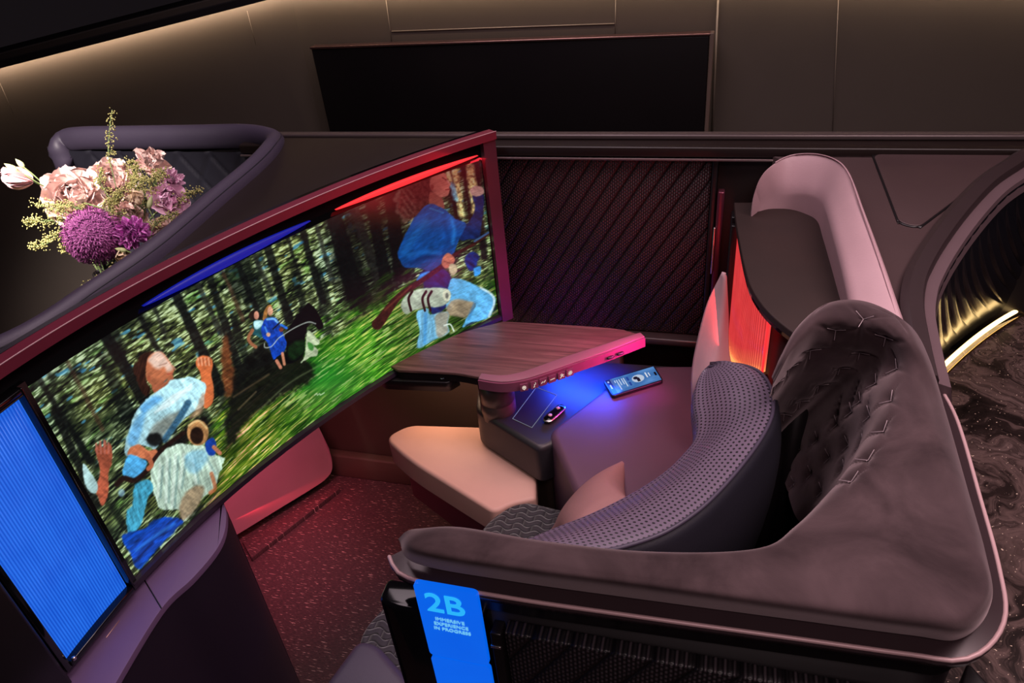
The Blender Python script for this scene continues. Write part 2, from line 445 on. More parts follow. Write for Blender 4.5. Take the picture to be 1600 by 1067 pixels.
# dark lid that hides the cove strip, with its strip under the lip
cove = emis('warm_cove_strip', (1.0, .73, .50), 42.0)
def coverun(i, a, b, za, zb, power):
    a = Vector(a); b = Vector(b); d = (b-a).normalized(); nrm = Vector((d.y, -d.x))
    if nrm.y > 0: nrm = -nrm
    N = 12; path = [a.lerp(b, k/(N-1)) for k in range(N)]
    top = []; vs = []
    for k in range(N):
        z = za+(zb-za)*k/(N-1); p = path[k]
        f = p+nrm*.045; q = p-nrm*.6
        g = p+nrm*.041; vs += [(f.x, f.y, z-.010), (f.x, f.y, z+.012), (q.x, q.y, z+.012), (q.x, q.y, z), (g.x, g.y, z), (g.x, g.y, z-.010)]
    fs = [(6*k+j, 6*k+(j+1) % 6, 6*k+6+(j+1) % 6, 6*k+6+j) for k in range(N-1) for j in range(6)]+[(0, 1, 2, 3, 4, 5), tuple(6*N-1-q for q in range(6))]
    me = mesh(vs, fs); bm = bmesh.new(); bm.from_mesh(me); bmesh.ops.recalc_face_normals(bm, faces=bm.faces); bm.to_mesh(me); bm.free()
    t = struct(link('trim_%d' % i, me, 'ceilm', smooth=False))
    vs = []
    for k in range(N):
        z = za+(zb-za)*k/(N-1)-.002; p = path[k]+nrm*.040; q = path[k]+nrm*.037
        vs += [(p.x, p.y, z-.007), (q.x, q.y, z+.001)]
    s = link('light_strip', mesh(vs, [(2*k, 2*k+1, 2*k+3, 2*k+2) for k in range(N-1)]), cove, t, False)
    s['label'] = 'glowing warm white strip under the dark lip'
coverun(1, (lw1.x, lw1.y), (Lc.x, Lc.y), zl1, zc, 3.4)
coverun(2, (Lc.x, BYW), (rc, BYW), zc, zc, 1.8)
coverun(3, (rc, BYW), (w_r1.x, w_r1.y), zc, zr1, 2.2)
# dark ceiling far above, carries the cabin lamps
struct(link('ceiling', box(-3.4, 2.2, -.6, 4.4, 3.0, 3.05, 0), 'ceilm', smooth=False))
# thin panel joints on the backdrop
def seam(i, p, q, w=.0025):
    p = Vector(p); q = Vector(q)
    me = tube([p, q], w/2, n=6, up=(0, 1, 0), capround=False)
    struct(link('trim_%d' % i, me, plain('joint_%d' % i, (.30, .25, .21), .4)))
yb = BYW-.001
seam(4, WY(603, 0, yb), WY(613, 72, yb))
seam(5, WY(962, 0, yb), WY(961, 58, yb))
seam(6, WY(612, 49, yb), WY(960, 37, yb), .004)
def onseg(px, py, a, b, off=.002):   # pixel -> point on vertical wall a-b
    r = ray(px, py)[:2]; d = np.array([b[0]-a[0], b[1]-a[1]]); A = np.array([[r[0], -d[0]], [r[1], -d[1]]])
    t, s = np.linalg.solve(A, np.array(a)); p = ray(px, py)*t*(1-off); return Vector((p[0], p[1], p[2]+CAMZ))
A, B = (rc, BYW), (w_r1.x, w_r1.y)
seam(7, onseg(1310, 0, A, B), onseg(1301, 206, A, B), .002)
seam(8, onseg(1122, 0, A, B), onseg(1113, 206, A, B), .006)
A, B = (lw1.x, lw1.y), (Lc.x, Lc.y)
seam(9, onseg(0, 130, A, B), onseg(22, 180, A, B), .0015)
seam(10, onseg(386, 17, A, B), onseg(400, 70, A, B), .0015)
# big dark panel leaning on the back wall
dp = thing('wall_screen_panel', 'large black rectangular panel with bronze edge on the lit back wall', 'panel', (-.75, 2.43, .5))
link('panel_face', box(-1.42, -.08, 2.405, 2.43, .45, 1.297, .003), 'black', dp)
link('top_edge', box(-1.423, -.077, 2.402, 2.44, 1.297, 1.305, .002), 'bronze', dp)
link('side_edge', box(-.078, -.066, 2.402, 2.44, .45, 1.305, .002), plain('brown_edge', (.16, .11, .09), .4), dp)

#@@PARTITION
# ------------------------------------------------------------------ partition with rail, woven panel and lower wall
RY = 1.765
pt = thing('partition_wall', 'dark waist high cabin partition with long top rail and maroon woven panel', 'partition', (-.4, 1.8, 0))
link('core', box(-2.05, 1.35, RY+.012, RY+.06, 0, 1.165, .002), 'black', pt)
link('top_rail', box(-1.32, 1.35, RY-.03, RY+.045, 1.165, 1.19, .004), 'darkbr', pt)
lab(link('rail_edge', box(-1.32, 1.35, RY+.02, RY+.05, 1.19, 1.203, .004), plain('satin_edge', (.10, .075, .075), .3, .3), pt), 'thin satin lip along the rail')
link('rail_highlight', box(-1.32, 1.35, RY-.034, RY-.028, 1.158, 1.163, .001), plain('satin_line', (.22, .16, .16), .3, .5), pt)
lab(link('fabric_panel', box(-.578, -.035, RY-.014, RY+.012, .655, 1.155, .004), 'woven', pt), 'maroon woven panel with diagonal ribs')
link('panel_post', box(-.034, -.020, RY-.022, RY+.012, .60, 1.16, .003), 'black', pt)
link('side_panel', box(-.02, .11, RY-.004, RY+.012, .5, 1.158, .002), 'darkbr', pt)
lab(link('shelf_ledge', box(-.24, .0, RY-.045, RY+.012, .63, .652, .006), plain('ledge', (.05, .035, .036), .3, .2), pt), 'dark satin ledge under the woven panel')
link('lower_panel', box(-1.75, -.25, 1.70, RY+.012, .09, .60, .003), 'lowwall', pt)
link('baseboard', box(-1.75, -.25, 1.665, 1.70, 0, .10, .006), 'lowwall', pt)
link('handle_post', box(-.017, .0, RY-.03, RY-.004, .70, 1.08, .004), 'maroonm', pt)
lab(link('pull_handle', box(-.021, -.015, RY-.04, RY-.028, .86, .99, .002), 'silver', pt), 'slim chrome pull handle')

#@@SCREEN
# ------------------------------------------------------------------ curved screen
def scurve(y):      # x of the screen face as a function of y
    return SP(y)
_c = np.polyfit([.50, .66, .79, .90, 1.07, 1.213, 1.36, 1.525, 1.682], [-1.026, -1.030, -1.008, -.980, -.932, -.876, -.806, -.700, -.592], 4)
SP = np.poly1d(_c)
YS0, YS1 = .672, 1.682; ZS0, ZS1 = .722, 1.174
def plan(y0, y1, n, off=0.):
    ys = np.linspace(y0, y1, n); xs = SP(ys); dx = np.polyder(SP)(ys); nn = np.stack([np.ones(n), -dx], 1); nn /= np.linalg.norm(nn, axis=1)[:, None]
    return [(xs[i]+nn[i, 0]*off, ys[i]+nn[i, 1]*off) for i in range(n)]
tv = thing('curved_monitor', 'wide curved screen showing women in blue and white running through a green forest', 'screen', (-1.0, 1.2, .69))

# the film picture, painted on the screen mesh in photograph coordinates of its own plane
NU, NV = 760, 320
ys = np.linspace(YS0, YS1, NU); pl = np.array(plan(YS0, YS1, NU))
G = np.zeros((NU, NV, 3)); G[:, :, 0] = pl[:, 0][:, None]; G[:, :, 1] = pl[:, 1][:, None]; G[:, :, 2] = np.linspace(ZS0, ZS1, NV)[None, :]
X_, Y_ = topx(G.reshape(-1, 3)); X_ = X_.reshape(NU, NV); Y_ = Y_.reshape(NU, NV)
sarc = np.concatenate([[0], np.cumsum(np.linalg.norm(np.diff(pl, axis=0), axis=1))])
SS = sarc[:, None]/sarc[-1]*2.42+np.zeros((1, NV)); VV = np.linspace(0, 1, NV)[None, :]+np.zeros((NU, 1))
rng = np.random.RandomState(7)
def vnoise(x, y, seed=0):
    """value noise"""
    r = np.random.RandomState(seed); tb = r.rand(256, 256)
    xi = np.floor(x).astype(int); yi = np.floor(y).astype(int); fx = x-xi; fy = y-yi
    fx = fx*fx*(3-2*fx); fy = fy*fy*(3-2*fy)
    g = lambda a, b: tb[a % 256, b % 256]
    return (g(xi, yi)*(1-fx)+g(xi+1, yi)*fx)*(1-fy)+(g(xi, yi+1)*(1-fx)+g(xi+1, yi+1)*fx)*fy
def fb(x, y, seed, o=3):
    s = 0; w = 0
    for k in range(o):
        s = s+vnoise(x*2**k, y*2**k, seed+k)*.6**k; w += .6**k
    return s/w
def sst(a, b, x): t = np.clip((x-a)/(b-a), 0, 1); return t*t*(3-2*t)
IMG = np.zeros((NU, NV, 3))
# coordinates for the streaks: along the travel direction (slightly tilted in screen space)
SA = SS*1.0+VV*.05; SB = VV-SS*.10
def blend(mask, col, sub=None):
    global IMG
    col = np.array(col, float)
    if sub is None:
        if col.ndim == 1: col = col[None, None, :]
        IMG = IMG*(1-mask[..., None])+col*mask[..., None]
    else: IMG[sub] = IMG[sub]*(1-mask[:, None])+col*mask[:, None]
SB2 = VV-SS*.03; st = fb(SA*17, SB2*95, 3, 3); st2 = fb(SA*34, SB2*170, 11, 2); big = fb(SS*9+3, VV*7, 21, 3)
fol = np.clip((st*.55+st2*.45-.34)*3.2*(.30+1.3*big), 0, 1)
hue = fb(SS*5, VV*6+9, 31, 2)
cg = np.stack([.30+.28*hue, .40+.18*hue, .27-.04*hue], -1)
IMG = np.array([.035, .055, .05])+fol[..., None]*cg
hl = np.clip((st2*.9+st-1.02)*4.5, 0, 1)*sst(.30, .6, big+.2*VV); blend(hl*.85, np.stack([.78+0*hue, .86+0*hue, .74-.12*hue], -1))
gl = sst(.72, .80, fb(SA*16, SB2*44, 51, 2))*sst(.45, .8, VV); blend(gl*.6, (.30, .66, .86))
sg_ = sst(.62, .78, fb(SA*9+4, SB2*26, 55, 3)); blend(sg_*.5*fol, (.34, .62, .20)); dk_ = sst(.52, .68, fb(SS*14, VV*3, 57, 3)); blend(dk_*.7, (.04, .06, .055))
XY = np.stack([X_, Y_], -1)
streak = (st2-.5)
def subset(P, pad):
    a = P.min(0)-pad; b = P.max(0)+pad
    return (X_ > a[0]) & (X_ < b[0]) & (Y_ > a[1]) & (Y_ < b[1])
def noise_at(sub, kx, ky, seed, o=2, rot=0.):
    x, y = X_[sub], Y_[sub]; c, s_ = math.cos(rot), math.sin(rot); return fb((x*c+y*s_)/kx, (-x*s_+y*c)/ky, seed, o)
def poly(pts, col, soft=1.5, shade=0., wob=1.5, seed=0, a=1., fold=(14, 5, .6), smooth=True, lit=None):
    """soft edged shape; fold = noise lengths (x, y, angle) for cloth shading; lit=(dx,dy,amount) light from that side"""
    P = cr(pts, max(24, 5*len(pts)), True) if smooth else np.array(pts, float); sub = subset(P, soft*2+wob+2); x, y = X_[sub], Y_[sub]
    if x.size == 0: return
    d = np.full(x.shape, 1e9); ins = np.zeros(x.shape, bool); n = len(P)
    for i in range(n):
        p, q = P[i], P[(i+1) % n]; e = q-p; t = np.clip(((x-p[0])*e[0]+(y-p[1])*e[1])/(e@e+1e-9), 0, 1)
        d = np.minimum(d, np.hypot(x-p[0]-t*e[0], y-p[1]-t*e[1]))
        if p[1] != q[1]: ins ^= ((p[1] > y) != (q[1] > y)) & (x < (q[0]-p[0])*(y-p[1])/(q[1]-p[1])+p[0])
    d = np.where(ins, -d, d)+(noise_at(sub, 6, 6, 90+seed)-.5)*2*wob
    m = (1-sst(-soft, soft, d))*a
    sh = 1+(noise_at(sub, fold[0], fold[1], 120+seed, 3, fold[2])-.5)*2.4*shade+streak[sub]*.12
    if lit is not None:
        c0 = P.mean(0); r = np.hypot(*(P.max(0)-P.min(0)))/2; sh = sh+((x-c0[0])*lit[0]+(y-c0[1])*lit[1])/r*lit[2]
    blend(m, np.clip(np.array(col)[None, :]*sh[:, None], 0, 1), sub)
def line(pts, w, col, soft=1.2, a=1., shade=0., wob=0.):
    P = np.array(pts, float); ws = w if hasattr(w, '__len__') else [w]*len(P)
    if len(P) > 2:
        q = cr(np.concatenate([P, np.array(ws)[:, None]], 1), 6*len(P)); P = q[:, :2]; ws = q[:, 2]
    sub = subset(P, max(ws)+soft*2+wob+1); x, y = X_[sub], Y_[sub]
    if x.size == 0: return
    d = np.full(x.shape, 1e9)
    for i in range(len(P)-1):
        p, q = P[i], P[i+1]; e = q-p; t = np.clip(((x-p[0])*e[0]+(y-p[1])*e[1])/(e@e+1e-9), 0, 1)
        d = np.minimum(d, np.hypot(x-p[0]-t*e[0], y-p[1]-t*e[1])-(ws[i]+(ws[i+1]-ws[i])*t))
    if wob: d = d+(noise_at(sub, 5, 9, 77)-.5)*2*wob
    m = (1-sst(-soft, soft, d))*a; sh = 1+(noise_at(sub, 4, 4, 33)-.5)*2*shade+streak[sub]*.12
    blend(m, np.clip(np.array(col)[None, :]*sh[:, None], 0, 1), sub)
def ell(cx, cy, rx, ry, col, ang=0, soft=1.5, shade=0., wob=0.3, a=1., lit=None):
    P = [(cx+rx*math.cos(t)*math.cos(ang)-ry*math.sin(t)*math.sin(ang), cy+rx*math.cos(t)*math.sin(ang)+ry*math.sin(t)*math.cos(ang)) for t in np.linspace(0, 2*math.pi, 14, endpoint=False)]
    poly(P, col, soft, shade, wob, a=a, lit=lit)
# tree trunks
DK = (.045, .055, .055); GY = (.13, .14, .125); BR = (.24, .16, .12)
for (p, q, w, c, a) in [((150, 500), (236, 640), (8, 11), DK, .9), ((205, 470), (262, 575), (4, 5), DK, .85), ((232, 460), (258, 520), (3, 3), GY, .8), ((265, 440), (345, 610), (7, 9), DK, .92),
        ((300, 425), (345, 520), (4, 5), GY, .8), ((322, 415), (372, 570), (6, 7), DK, .85), ((342, 410), (380, 500), (3, 3), BR, .7), ((365, 395), (408, 500), (5, 5), DK, .85), ((392, 385), (425, 460), (3, 4), GY, .8),
        ((415, 375), (452, 500), (6, 7), DK, .88), ((448, 365), (470, 440), (3, 3), DK, .8), ((470, 352), (505, 470), (5, 6), DK, .88), ((492, 345), (520, 440), (3, 4), GY, .8), ((520, 335), (560, 475), (13, 15), DK, .93),
        ((552, 322), (592, 440), (7, 8), (.20, .20, .18), .85), ((578, 312), (606, 450), (8, 10), DK, .93), ((60, 590), (140, 720), (4, 6), DK, .8), ((100, 555), (160, 670), (3, 4), BR, .6), ((85, 640), (150, 790), (6, 8), DK, .85),
        ((608, 300), (628, 430), (9, 12), (.05, .045, .045), .93), ((640, 290), (645, 330), (6, 8), (.06, .03, .03), .8), ((700, 262), (716, 350), (3.5, 4), (.05, .03, .04), .9), ((724, 258), (738, 345), (5, 5), (.06, .03, .04), .9), ((745, 255), (756, 400), (4, 5), (.05, .04, .05), .9)]:
    line([p, q], list(w), c, 2.5, a, .5, 2.)
# grass slope
def sdfw(pts):
    P = np.array(pts, float); d = np.full(X_.shape, 1e9); ins = np.zeros(X_.shape, bool); n = len(P)
    for i in range(n):
        p, q = P[i], P[(i+1) % n]; e = q-p; t = np.clip(((X_-p[0])*e[0]+(Y_-p[1])*e[1])/(e@e+1e-9), 0, 1)
        d = np.minimum(d, np.hypot(X_-p[0]-t*e[0], Y_-p[1]-t*e[1]))
        if p[1] != q[1]: ins ^= ((p[1] > Y_) != (q[1] > Y_)) & (X_ < (q[0]-p[0])*(Y_-p[1])/(q[1]-p[1])+p[0])
    return np.where(ins, -d, d)
gd = sdfw([(330, 800), (332, 700), (372, 640), (440, 590), (490, 530), (560, 490), (600, 450), (650, 450), (800, 420), (820, 520), (560, 700), (345, 830)])
gs = fb(SA*7, SB*80, 41, 3); gs2 = fb(SA*15, SB*160, 44, 2); gb = fb(SS*5+5, VV*6, 47, 3)
gv = np.clip((gs*.5+gs2*.5-.26)*2.3, 0, 1)
yel = (1-sst(390, 500, X_)); dkr = sst(590, 700, X_)
gc = np.stack([.07+(.30+.30*yel)*gv**1.5+.40*gv**5, .17+.60*gv**1.2, .05+.10*gv**2+(.25+.2*yel)*gv**5], -1)*(.35+1.15*gb)[..., None]*(1-.45*dkr)[..., None]
blend((1-sst(-14, 16, gd+(fb(SA*8, SB*40, 61, 3)-.5)*90)), np.clip(gc, 0, 1))
glow = np.exp(-(((X_-505)/55)**2+((Y_-590)/34)**2)); blend(glow*.55, (.16, .68, .20))
wsk = sst(.66, .78, fb(SA*12, SB*110, 88, 2))*(1-sst(-4, 10, gd)); blend(wsk*.55, (.80, .88, .55))
poly([(352, 690), (362, 600), (400, 560), (440, 545), (480, 560), (490, 590), (440, 620), (395, 650), (360, 700)], (.045, .05, .04), 6, .5, 5, 2, .92)
line([(395, 652), (450, 600), (520, 560)], 1., (.60, .66, .45), 2, .4); line([(365, 620), (420, 585)], 1.2, (.50, .40, .28), 2, .5); line([(372, 640), (400, 612)], 1.2, (.50, .42, .30), 1.5, .5)
poly([(345, 560), (352, 520), (362, 560), (370, 600), (354, 620)], (.42, .22, .12), 4, .4, 3, 3, .85)
poly([(545, 330), (620, 300), (640, 380), (625, 440), (590, 480), (540, 480), (520, 400)], (.03, .03, .035), 9, .5, 8, 5, .65)
for (a, b, c) in (((711, 268), (722, 335), 5), ((735, 262), (743, 330), 6), ((700, 270), (702, 282), 4)): line([a, b], c, (.92, .80, .52), 3, .85, .8, 2)
line([(707, 290), (712, 310)], 4, (.50, .82, .95), 3, .8, .4, 2); ell(646, 345, 5, 9, (.78, .82, .62), soft=3, a=.8)
C3 = lambda L: [(130+x/2.669, 500+y/2.669) for x, y in L]
C2 = lambda L: [(560+x/3.1375, 220+y/3.1375) for x, y in L]
C4 = lambda L: [(360+x/5.93, 440+y/5.93) for x, y in L]
SK = (.74, .43, .29)
# --- the horse and two riders in the middle distance
poly(C4([(240, 600), (330, 560), (400, 700), (380, 760), (300, 790), (150, 850), (60, 1000), (20, 1040), (40, 850), (120, 740)]), (.05, .055, .05), 4, .5, 2, 2, .9)
poly(C4([(510, 480), (560, 400), (620, 310), (680, 240), (720, 195), (750, 215), (790, 250), (830, 330), (862, 395), (850, 435), (810, 442), (780, 405), (740, 385), (715, 410), (700, 470), (690, 560), (690, 640), (660, 700), (600, 740), (540, 760), (510, 720), (520, 600), (500, 540)]), (.025, .028, .032), 1, .3, .6)
poly(C4([(540, 600), (640, 540), (690, 560), (680, 650), (600, 720), (540, 700)]), (.08, .20, .08), 3, .4, 1, 3, .7)
poly(C4([(715, 450), (780, 500), (825, 565), (800, 592), (770, 590), (812, 640), (800, 690), (740, 700), (690, 730), (650, 752), (690, 680), (700, 560)]), (.70, .76, .62), 1.2, .3, 1, 4)
poly(C4([(720, 560), (770, 590), (760, 640), (725, 620)]), (.25, .50, .22), 1.5, .2, .5)
poly(C4([(165, 320), (185, 280), (225, 262), (230, 300), (215, 350), (185, 345)]), (.15, .10, .08), 1, .3, .5)
ell(360+241/5.93, 440+312/5.93, 4, 6.5, (.80, .55, .46), soft=1, lit=(.6, -.4, .3))
poly(C4([(215, 370), (260, 358), (312, 365), (300, 430), (290, 520), (240, 500), (205, 490), (215, 430)]), (.12, .33, .36), 1, .3, .5)
poly(C4([(218, 375), (262, 360), (310, 366), (300, 400), (250, 440), (225, 430)]), (.68, .86, .88), 1, .25, .5)
line(C4([(205, 450), (168, 520), (190, 570), (235, 605)]), 2.6, (.60, .38, .26), 1)
poly(C4([(298, 345), (312, 270), (350, 218), (385, 225), (352, 270), (330, 345), (312, 362)]), (.62, .42, .22), 1, .3, .5)
ell(360+368/5.93, 440+272/5.93, 4.3, 7, (.84, .62, .50), soft=1, lit=(.6, -.4, .35))
poly(C4([(325, 345), (400, 330), (440, 360), (460, 400), (480, 450), (500, 520), (522, 570), (500, 640), (480, 670), (440, 690), (400, 720), (370, 640), (340, 560), (300, 520), (285, 450), (300, 390)]), (.06, .24, .66), 1, .35, .6, 6, fold=(7, 3, 1.2))
line(C4([(340, 350), (400, 345), (435, 375)]), 1.6, (.55, .80, .95), 1, .8); line(C4([(320, 420), (345, 480)]), 1.3, (.30, .58, .90), 1, .8); line(C4([(470, 400), (520, 430)]), 1.8, (.15, .42, .85), 1)
line(C4([(482, 665), (500, 765)]), 2.2, (.78, .52, .40), 1); line(C4([(430, 735), (465, 795)]), 2.6, (.74, .48, .38), 1)
ell(360+352/5.93, 440+490/5.93, 3.2, 3.2, (.86, .66, .55), soft=1); ell(360+470/5.93, 440+445/5.93, 3.5, 3.5, (.45, .22, .16), soft=1)
line(C4([(395, 440), (495, 345)]), 1., (.07, .07, .08), .8); line(C4([(315, 575), (320, 610), (380, 600), (440, 530), (480, 500), (600, 425), (720, 375), (790, 390)]), .7, (.80, .84, .80), .8, .8)
# --- woman on the left, running
poly(C3([(210, 200), (225, 168), (250, 140), (290, 128), (300, 150), (270, 190), (262, 240), (278, 290), (262, 315), (238, 290), (220, 245)]), (.17, .09, .065), 2, .5, 2, 20, fold=(3, 12, .3))
poly(C3([(266, 170), (290, 138), (325, 132), (348, 155), (365, 180), (380, 208), (372, 225), (376, 238), (345, 250), (330, 270), (300, 278), (275, 262), (262, 235)]), SK, 1.5, .1, .6, 21, lit=(.3, -.8, .25))
poly(C3([(272, 165), (300, 134), (328, 136), (352, 165), (374, 203), (352, 216), (336, 196), (318, 204), (298, 200), (284, 184)]), (.93, .88, .84), 3.5, .12, .8, 22, .72)
line(C3([(318, 190), (348, 180)]), .9, (.55, .38, .32), 1.2, .7); line(C3([(352, 226), (374, 222)]), .9, (.62, .26, .22), 1, .8); line(C3([(372, 190), (384, 205)]), 1.2, (.80, .58, .48), 1, .8)
ell(130+274/2.669, 500+243/2.669, 2.6, 4.5, (.62, .32, .22), soft=1.2)
poly(C3([(288, 270), (335, 262), (365, 238), (378, 250), (350, 285), (300, 305)]), (.62, .35, .24), 1.5, .1, .5)
poly(C3([(500, 355), (496, 300), (492, 250), (486, 215), (474, 196), (470, 170), (490, 150), (530, 155), (541, 180), (535, 230), (545, 290), (541, 340), (515, 368)]), (.80, .42, .24), 1.5, .15, .6, 24, lit=(-.6, 0, .25))
for x in (478, 492, 507, 522): line(C3([(x, 158), (x+4, 188)]), 1.5, (.88, .62, .48), 1, .75); line(C3([(x+8, 160), (x+10, 185)]), .6, (.45, .22, .15), .8, .6)
poly(C3([(172, 545), (178, 500), (195, 450), (210, 400), (240, 355), (290, 310), (345, 275), (365, 250), (400, 244), (450, 238), (495, 255), (512, 275), (505, 320), (500, 355), (480, 372), (455, 385), (430, 405), (400, 435), (360, 470), (320, 510), (300, 540), (275, 530), (240, 520), (205, 545), (182, 570)]), (.66, .84, .88), 1.5, .24, 1.2, 25, fold=(16, 4, .9), lit=(.3, -.8, .22))
poly(C3([(185, 510), (200, 450), (228, 400), (262, 375), (252, 430), (222, 520)]), (.34, .62, .84), 4, .2, 1, 26, .7); poly(C3([(240, 360), (300, 315), (330, 330), (280, 370), (250, 385)]), (.26, .56, .82), 4, .2, 1, 27, .7)
poly(C3([(285, 450), (330, 410), (400, 380), (395, 420), (340, 480), (300, 515), (270, 500)]), (.42, .42, .38), 5, .25, 1.5, 28, .75)
for k in range(5): line(C3([(300+k*14, 385-k*6), (370+k*18, 318-k*7), (420+k*8, 300-k*8)]), 1.6, (.90, .96, .96), 1.8, .55)
poly(C3([(470, 370), (500, 300), (505, 350), (485, 395), (440, 410)]), (.70, .55, .44), 3, .2, 1, 29, .7)
line(C3([(438, 345), (400, 410), (340, 500)]), 5, (.16, .32, .44), 2, .9, .3); poly(C3([(262, 500), (290, 470), (325, 480), (330, 515), (290, 530)]), (.03, .035, .04), 3, .4, 1.5, 1, .9)
poly(C3([(400, 470), (450, 430), (500, 400), (520, 430), (450, 500), (380, 540), (320, 560), (310, 540)]), (.06, .05, .05), 3, .5, 2, 2, .9)
poly(C3([(185, 558), (200, 530), (235, 520), (272, 545), (300, 538), (314, 565), (290, 605), (265, 582), (235, 575), (200, 572)]), SK, 1.6, .2, .8, 30)
poly(C3([(166, 645), (175, 590), (195, 560), (240, 577), (266, 592), (250, 640), (215, 658)]), (.30, .64, .86), 1.8, .25, 1, 31)
poly(C3([(215, 690), (270, 665), (296, 700), (272, 740), (256, 800), (240, 855), (190, 890), (180, 800), (205, 770)]), (.24, .58, .70), 1.8, .3, 1.2, 32, fold=(12, 3, 1.3))
poly(C3([(300, 590), (340, 540), (400, 515), (440, 520), (500, 520), (540, 555), (590, 575), (585, 600), (560, 670), (540, 710), (500, 740), (470, 780), (440, 822), (415, 835), (400, 792), (330, 790), (302, 740), (285, 680), (280, 620)]), (.68, .78, .71), 1.8, .28, 2, 33, fold=(22, 3.5, 1.25), lit=(-.2, -.6, .15))
poly(C3([(400, 790), (420, 730), (470, 690), (505, 700), (490, 755), (440, 822), (412, 832)]), (.56, .47, .36), 3, .3, 1, 34, .85)
for k, (a, b) in enumerate((((320, 600), (310, 740)), ((350, 570), (345, 760)), ((385, 560), (370, 780)), ((420, 560), (400, 700)), ((455, 570), (470, 680)), ((500, 560), (540, 640)))): line(C3([a, b]), 2, (.86, .93, .90), 2, .5); line(C3([(a[0]+12, a[1]+10), (b[0]+12, b[1])]), 1.6, (.30, .44, .46), 2, .45)
poly(C3([(430, 560), (500, 540), (520, 580), (470, 640), (430, 620)]), (.42, .70, .86), 4, .2, 1, 35, .55)
ell(130+478/2.669, 500+470/2.669, 17, 20, (.66, .48, .30), shade=.3, soft=1.4, lit=(-.5, -.5, .3)); ell(130+474/2.669, 500+482/2.669, 10.5, 13.5, (.13, .075, .05), shade=.3, soft=1.6); line(C3([(440, 440), (480, 420), (515, 450)]), 1.5, (.86, .74, .52), 1.2, .8)
line(C3([(140, 685), (170, 660), (215, 668), (270, 622), (300, 575), (345, 525), (420, 470)]), [4, 4.5, 4, 3.5, 3, 3, 3], (.12, .065, .055), 1.3, .97, .3)
line(C3([(265, 560), (285, 600), (272, 620)]), 3.5, (.68, .38, .26), 1.2); ell(130+160/2.669, 500+720/2.669, 5, 6, (.55, .72, .80), soft=2, a=.7)
poly(C3([(510, 515), (540, 490), (555, 520), (548, 560), (520, 560)]), (.07, .22, .58), 1.5, .2, .8); line(C3([(545, 530), (570, 555)]), 3.2, (.70, .44, .32), 1.2); line(C3([(535, 640), (550, 700), (530, 720)]), 3, (.66, .36, .22), 1.5, .8)
poly(C3([(160, 905), (200, 882), (250, 872), (300, 832), (360, 822), (415, 835), (390, 872), (330, 930), (262, 1010), (225, 1040), (195, 970)]), (.05, .24, .62), 2, .5, 1.5, 36, fold=(20, 4, -.6))
line(C3([(220, 960), (300, 900), (380, 850)]), 2, (.20, .50, .85), 3, .6); line(C3([(230, 990), (290, 930)]), 2, (.02, .06, .20), 3, .7)
poly(C3([(55, 565), (52, 535), (72, 512), (80, 530), (92, 498), (100, 522), (112, 515), (122, 552), (118, 600), (105, 640), (106, 700), (98, 745), (80, 775), (62, 740), (50, 712), (65, 660), (70, 620)]), (.62, .31, .22), 1.5, .35, 1, 37, lit=(0, .6, .25))
for k in range(4): line(C3([(58+k*16, 555), (54+k*17, 500+abs(k-1.7)*10)]), 1.6, (.66, .38, .32), 1, .85)
poly(C3([(0, 600), (40, 650), (62, 690), (50, 725), (10, 690)]), (.66, .80, .80), 1.5, .2, 1, 38)
# --- woman on the right, in blue
for k in range(26):
    a = 2.0+2.5*k/26; rr = 1+.12*((k*7) % 5-2); ell(652+27*math.cos(a)*rr, 312+32*math.sin(a)*-rr*-1, 4.5, 4.5, (.42, .33, .28), soft=2.5, a=.75)
poly(C2([(195, 330), (200, 270), (222, 212), (262, 182), (312, 165), (352, 180), (372, 230), (358, 270), (352, 305), (330, 335), (290, 372), (262, 385), (228, 385), (205, 360)]), (.24, .13, .115), 3, .6, 3, 40, fold=(4, 4, 0))
for k in range(14): line(C2([(205+((k*37) % 60), 230+k*10), (222+((k*37) % 60), 245+k*10)]), 1.3, (.50, .38, .32), 1.8, .45)
poly(C2([(350, 215), (362, 168), (398, 150), (428, 162), (436, 190), (452, 212), (444, 226), (447, 240), (440, 265), (412, 277), (385, 272), (364, 250)]), (.74, .45, .38), 1.3, .1, .5, 41, lit=(.8, -.2, .3))
line(C2([(412, 180), (430, 192)]), .8, (.25, .12, .12), 1, .8); line(C2([(428, 240), (444, 238)]), .9, (.45, .14, .14), .8, .9); line(C2([(436, 195), (448, 213)]), 1.1, (.88, .68, .62), 1, .7); ell(560+362/3.1375, 220+228/3.1375, 2.5, 4.2, (.48, .24, .20), soft=1)
poly(C2([(352, 250), (395, 272), (412, 285), (422, 332), (385, 325), (348, 308)]), (.54, .30, .25), 1.3, .1, .5)
poly(C2([(480, 385), (525, 405), (548, 388), (572, 330), (560, 272), (588, 252), (614, 272), (612, 340), (602, 420), (590, 475), (540, 482), (495, 482)]), (.045, .12, .30), 1.6, .35, .8, 42)
poly(C2([(548, 240), (572, 220), (610, 230), (614, 258), (585, 272), (556, 264)]), (.74, .56, .52), 1.4, .2, .6)
poly(C2([(300, 650), (350, 630), (420, 630), (455, 670), (460, 720), (470, 770), (440, 800), (400, 845), (362, 850), (345, 800), (322, 760), (320, 700)]), (.03, .12, .32), 1.6, .4, 1, 43)
poly(C2([(285, 680), (310, 650), (350, 640), (345, 665), (300, 690)]), (.18, .50, .85), 1.5, .2, .5)
poly(C2([(345, 310), (420, 335), (445, 355), (480, 385), (525, 405), (515, 440), (495, 480), (480, 520), (462, 560), (430, 560), (400, 612), (340, 636), (290, 622), (230, 622), (205, 590), (193, 550), (215, 490), (250, 420), (282, 368)]), (.045, .25, .52), 1.5, .22, .8, 44, fold=(14, 5, -.7), lit=(.1, -.6, .18))
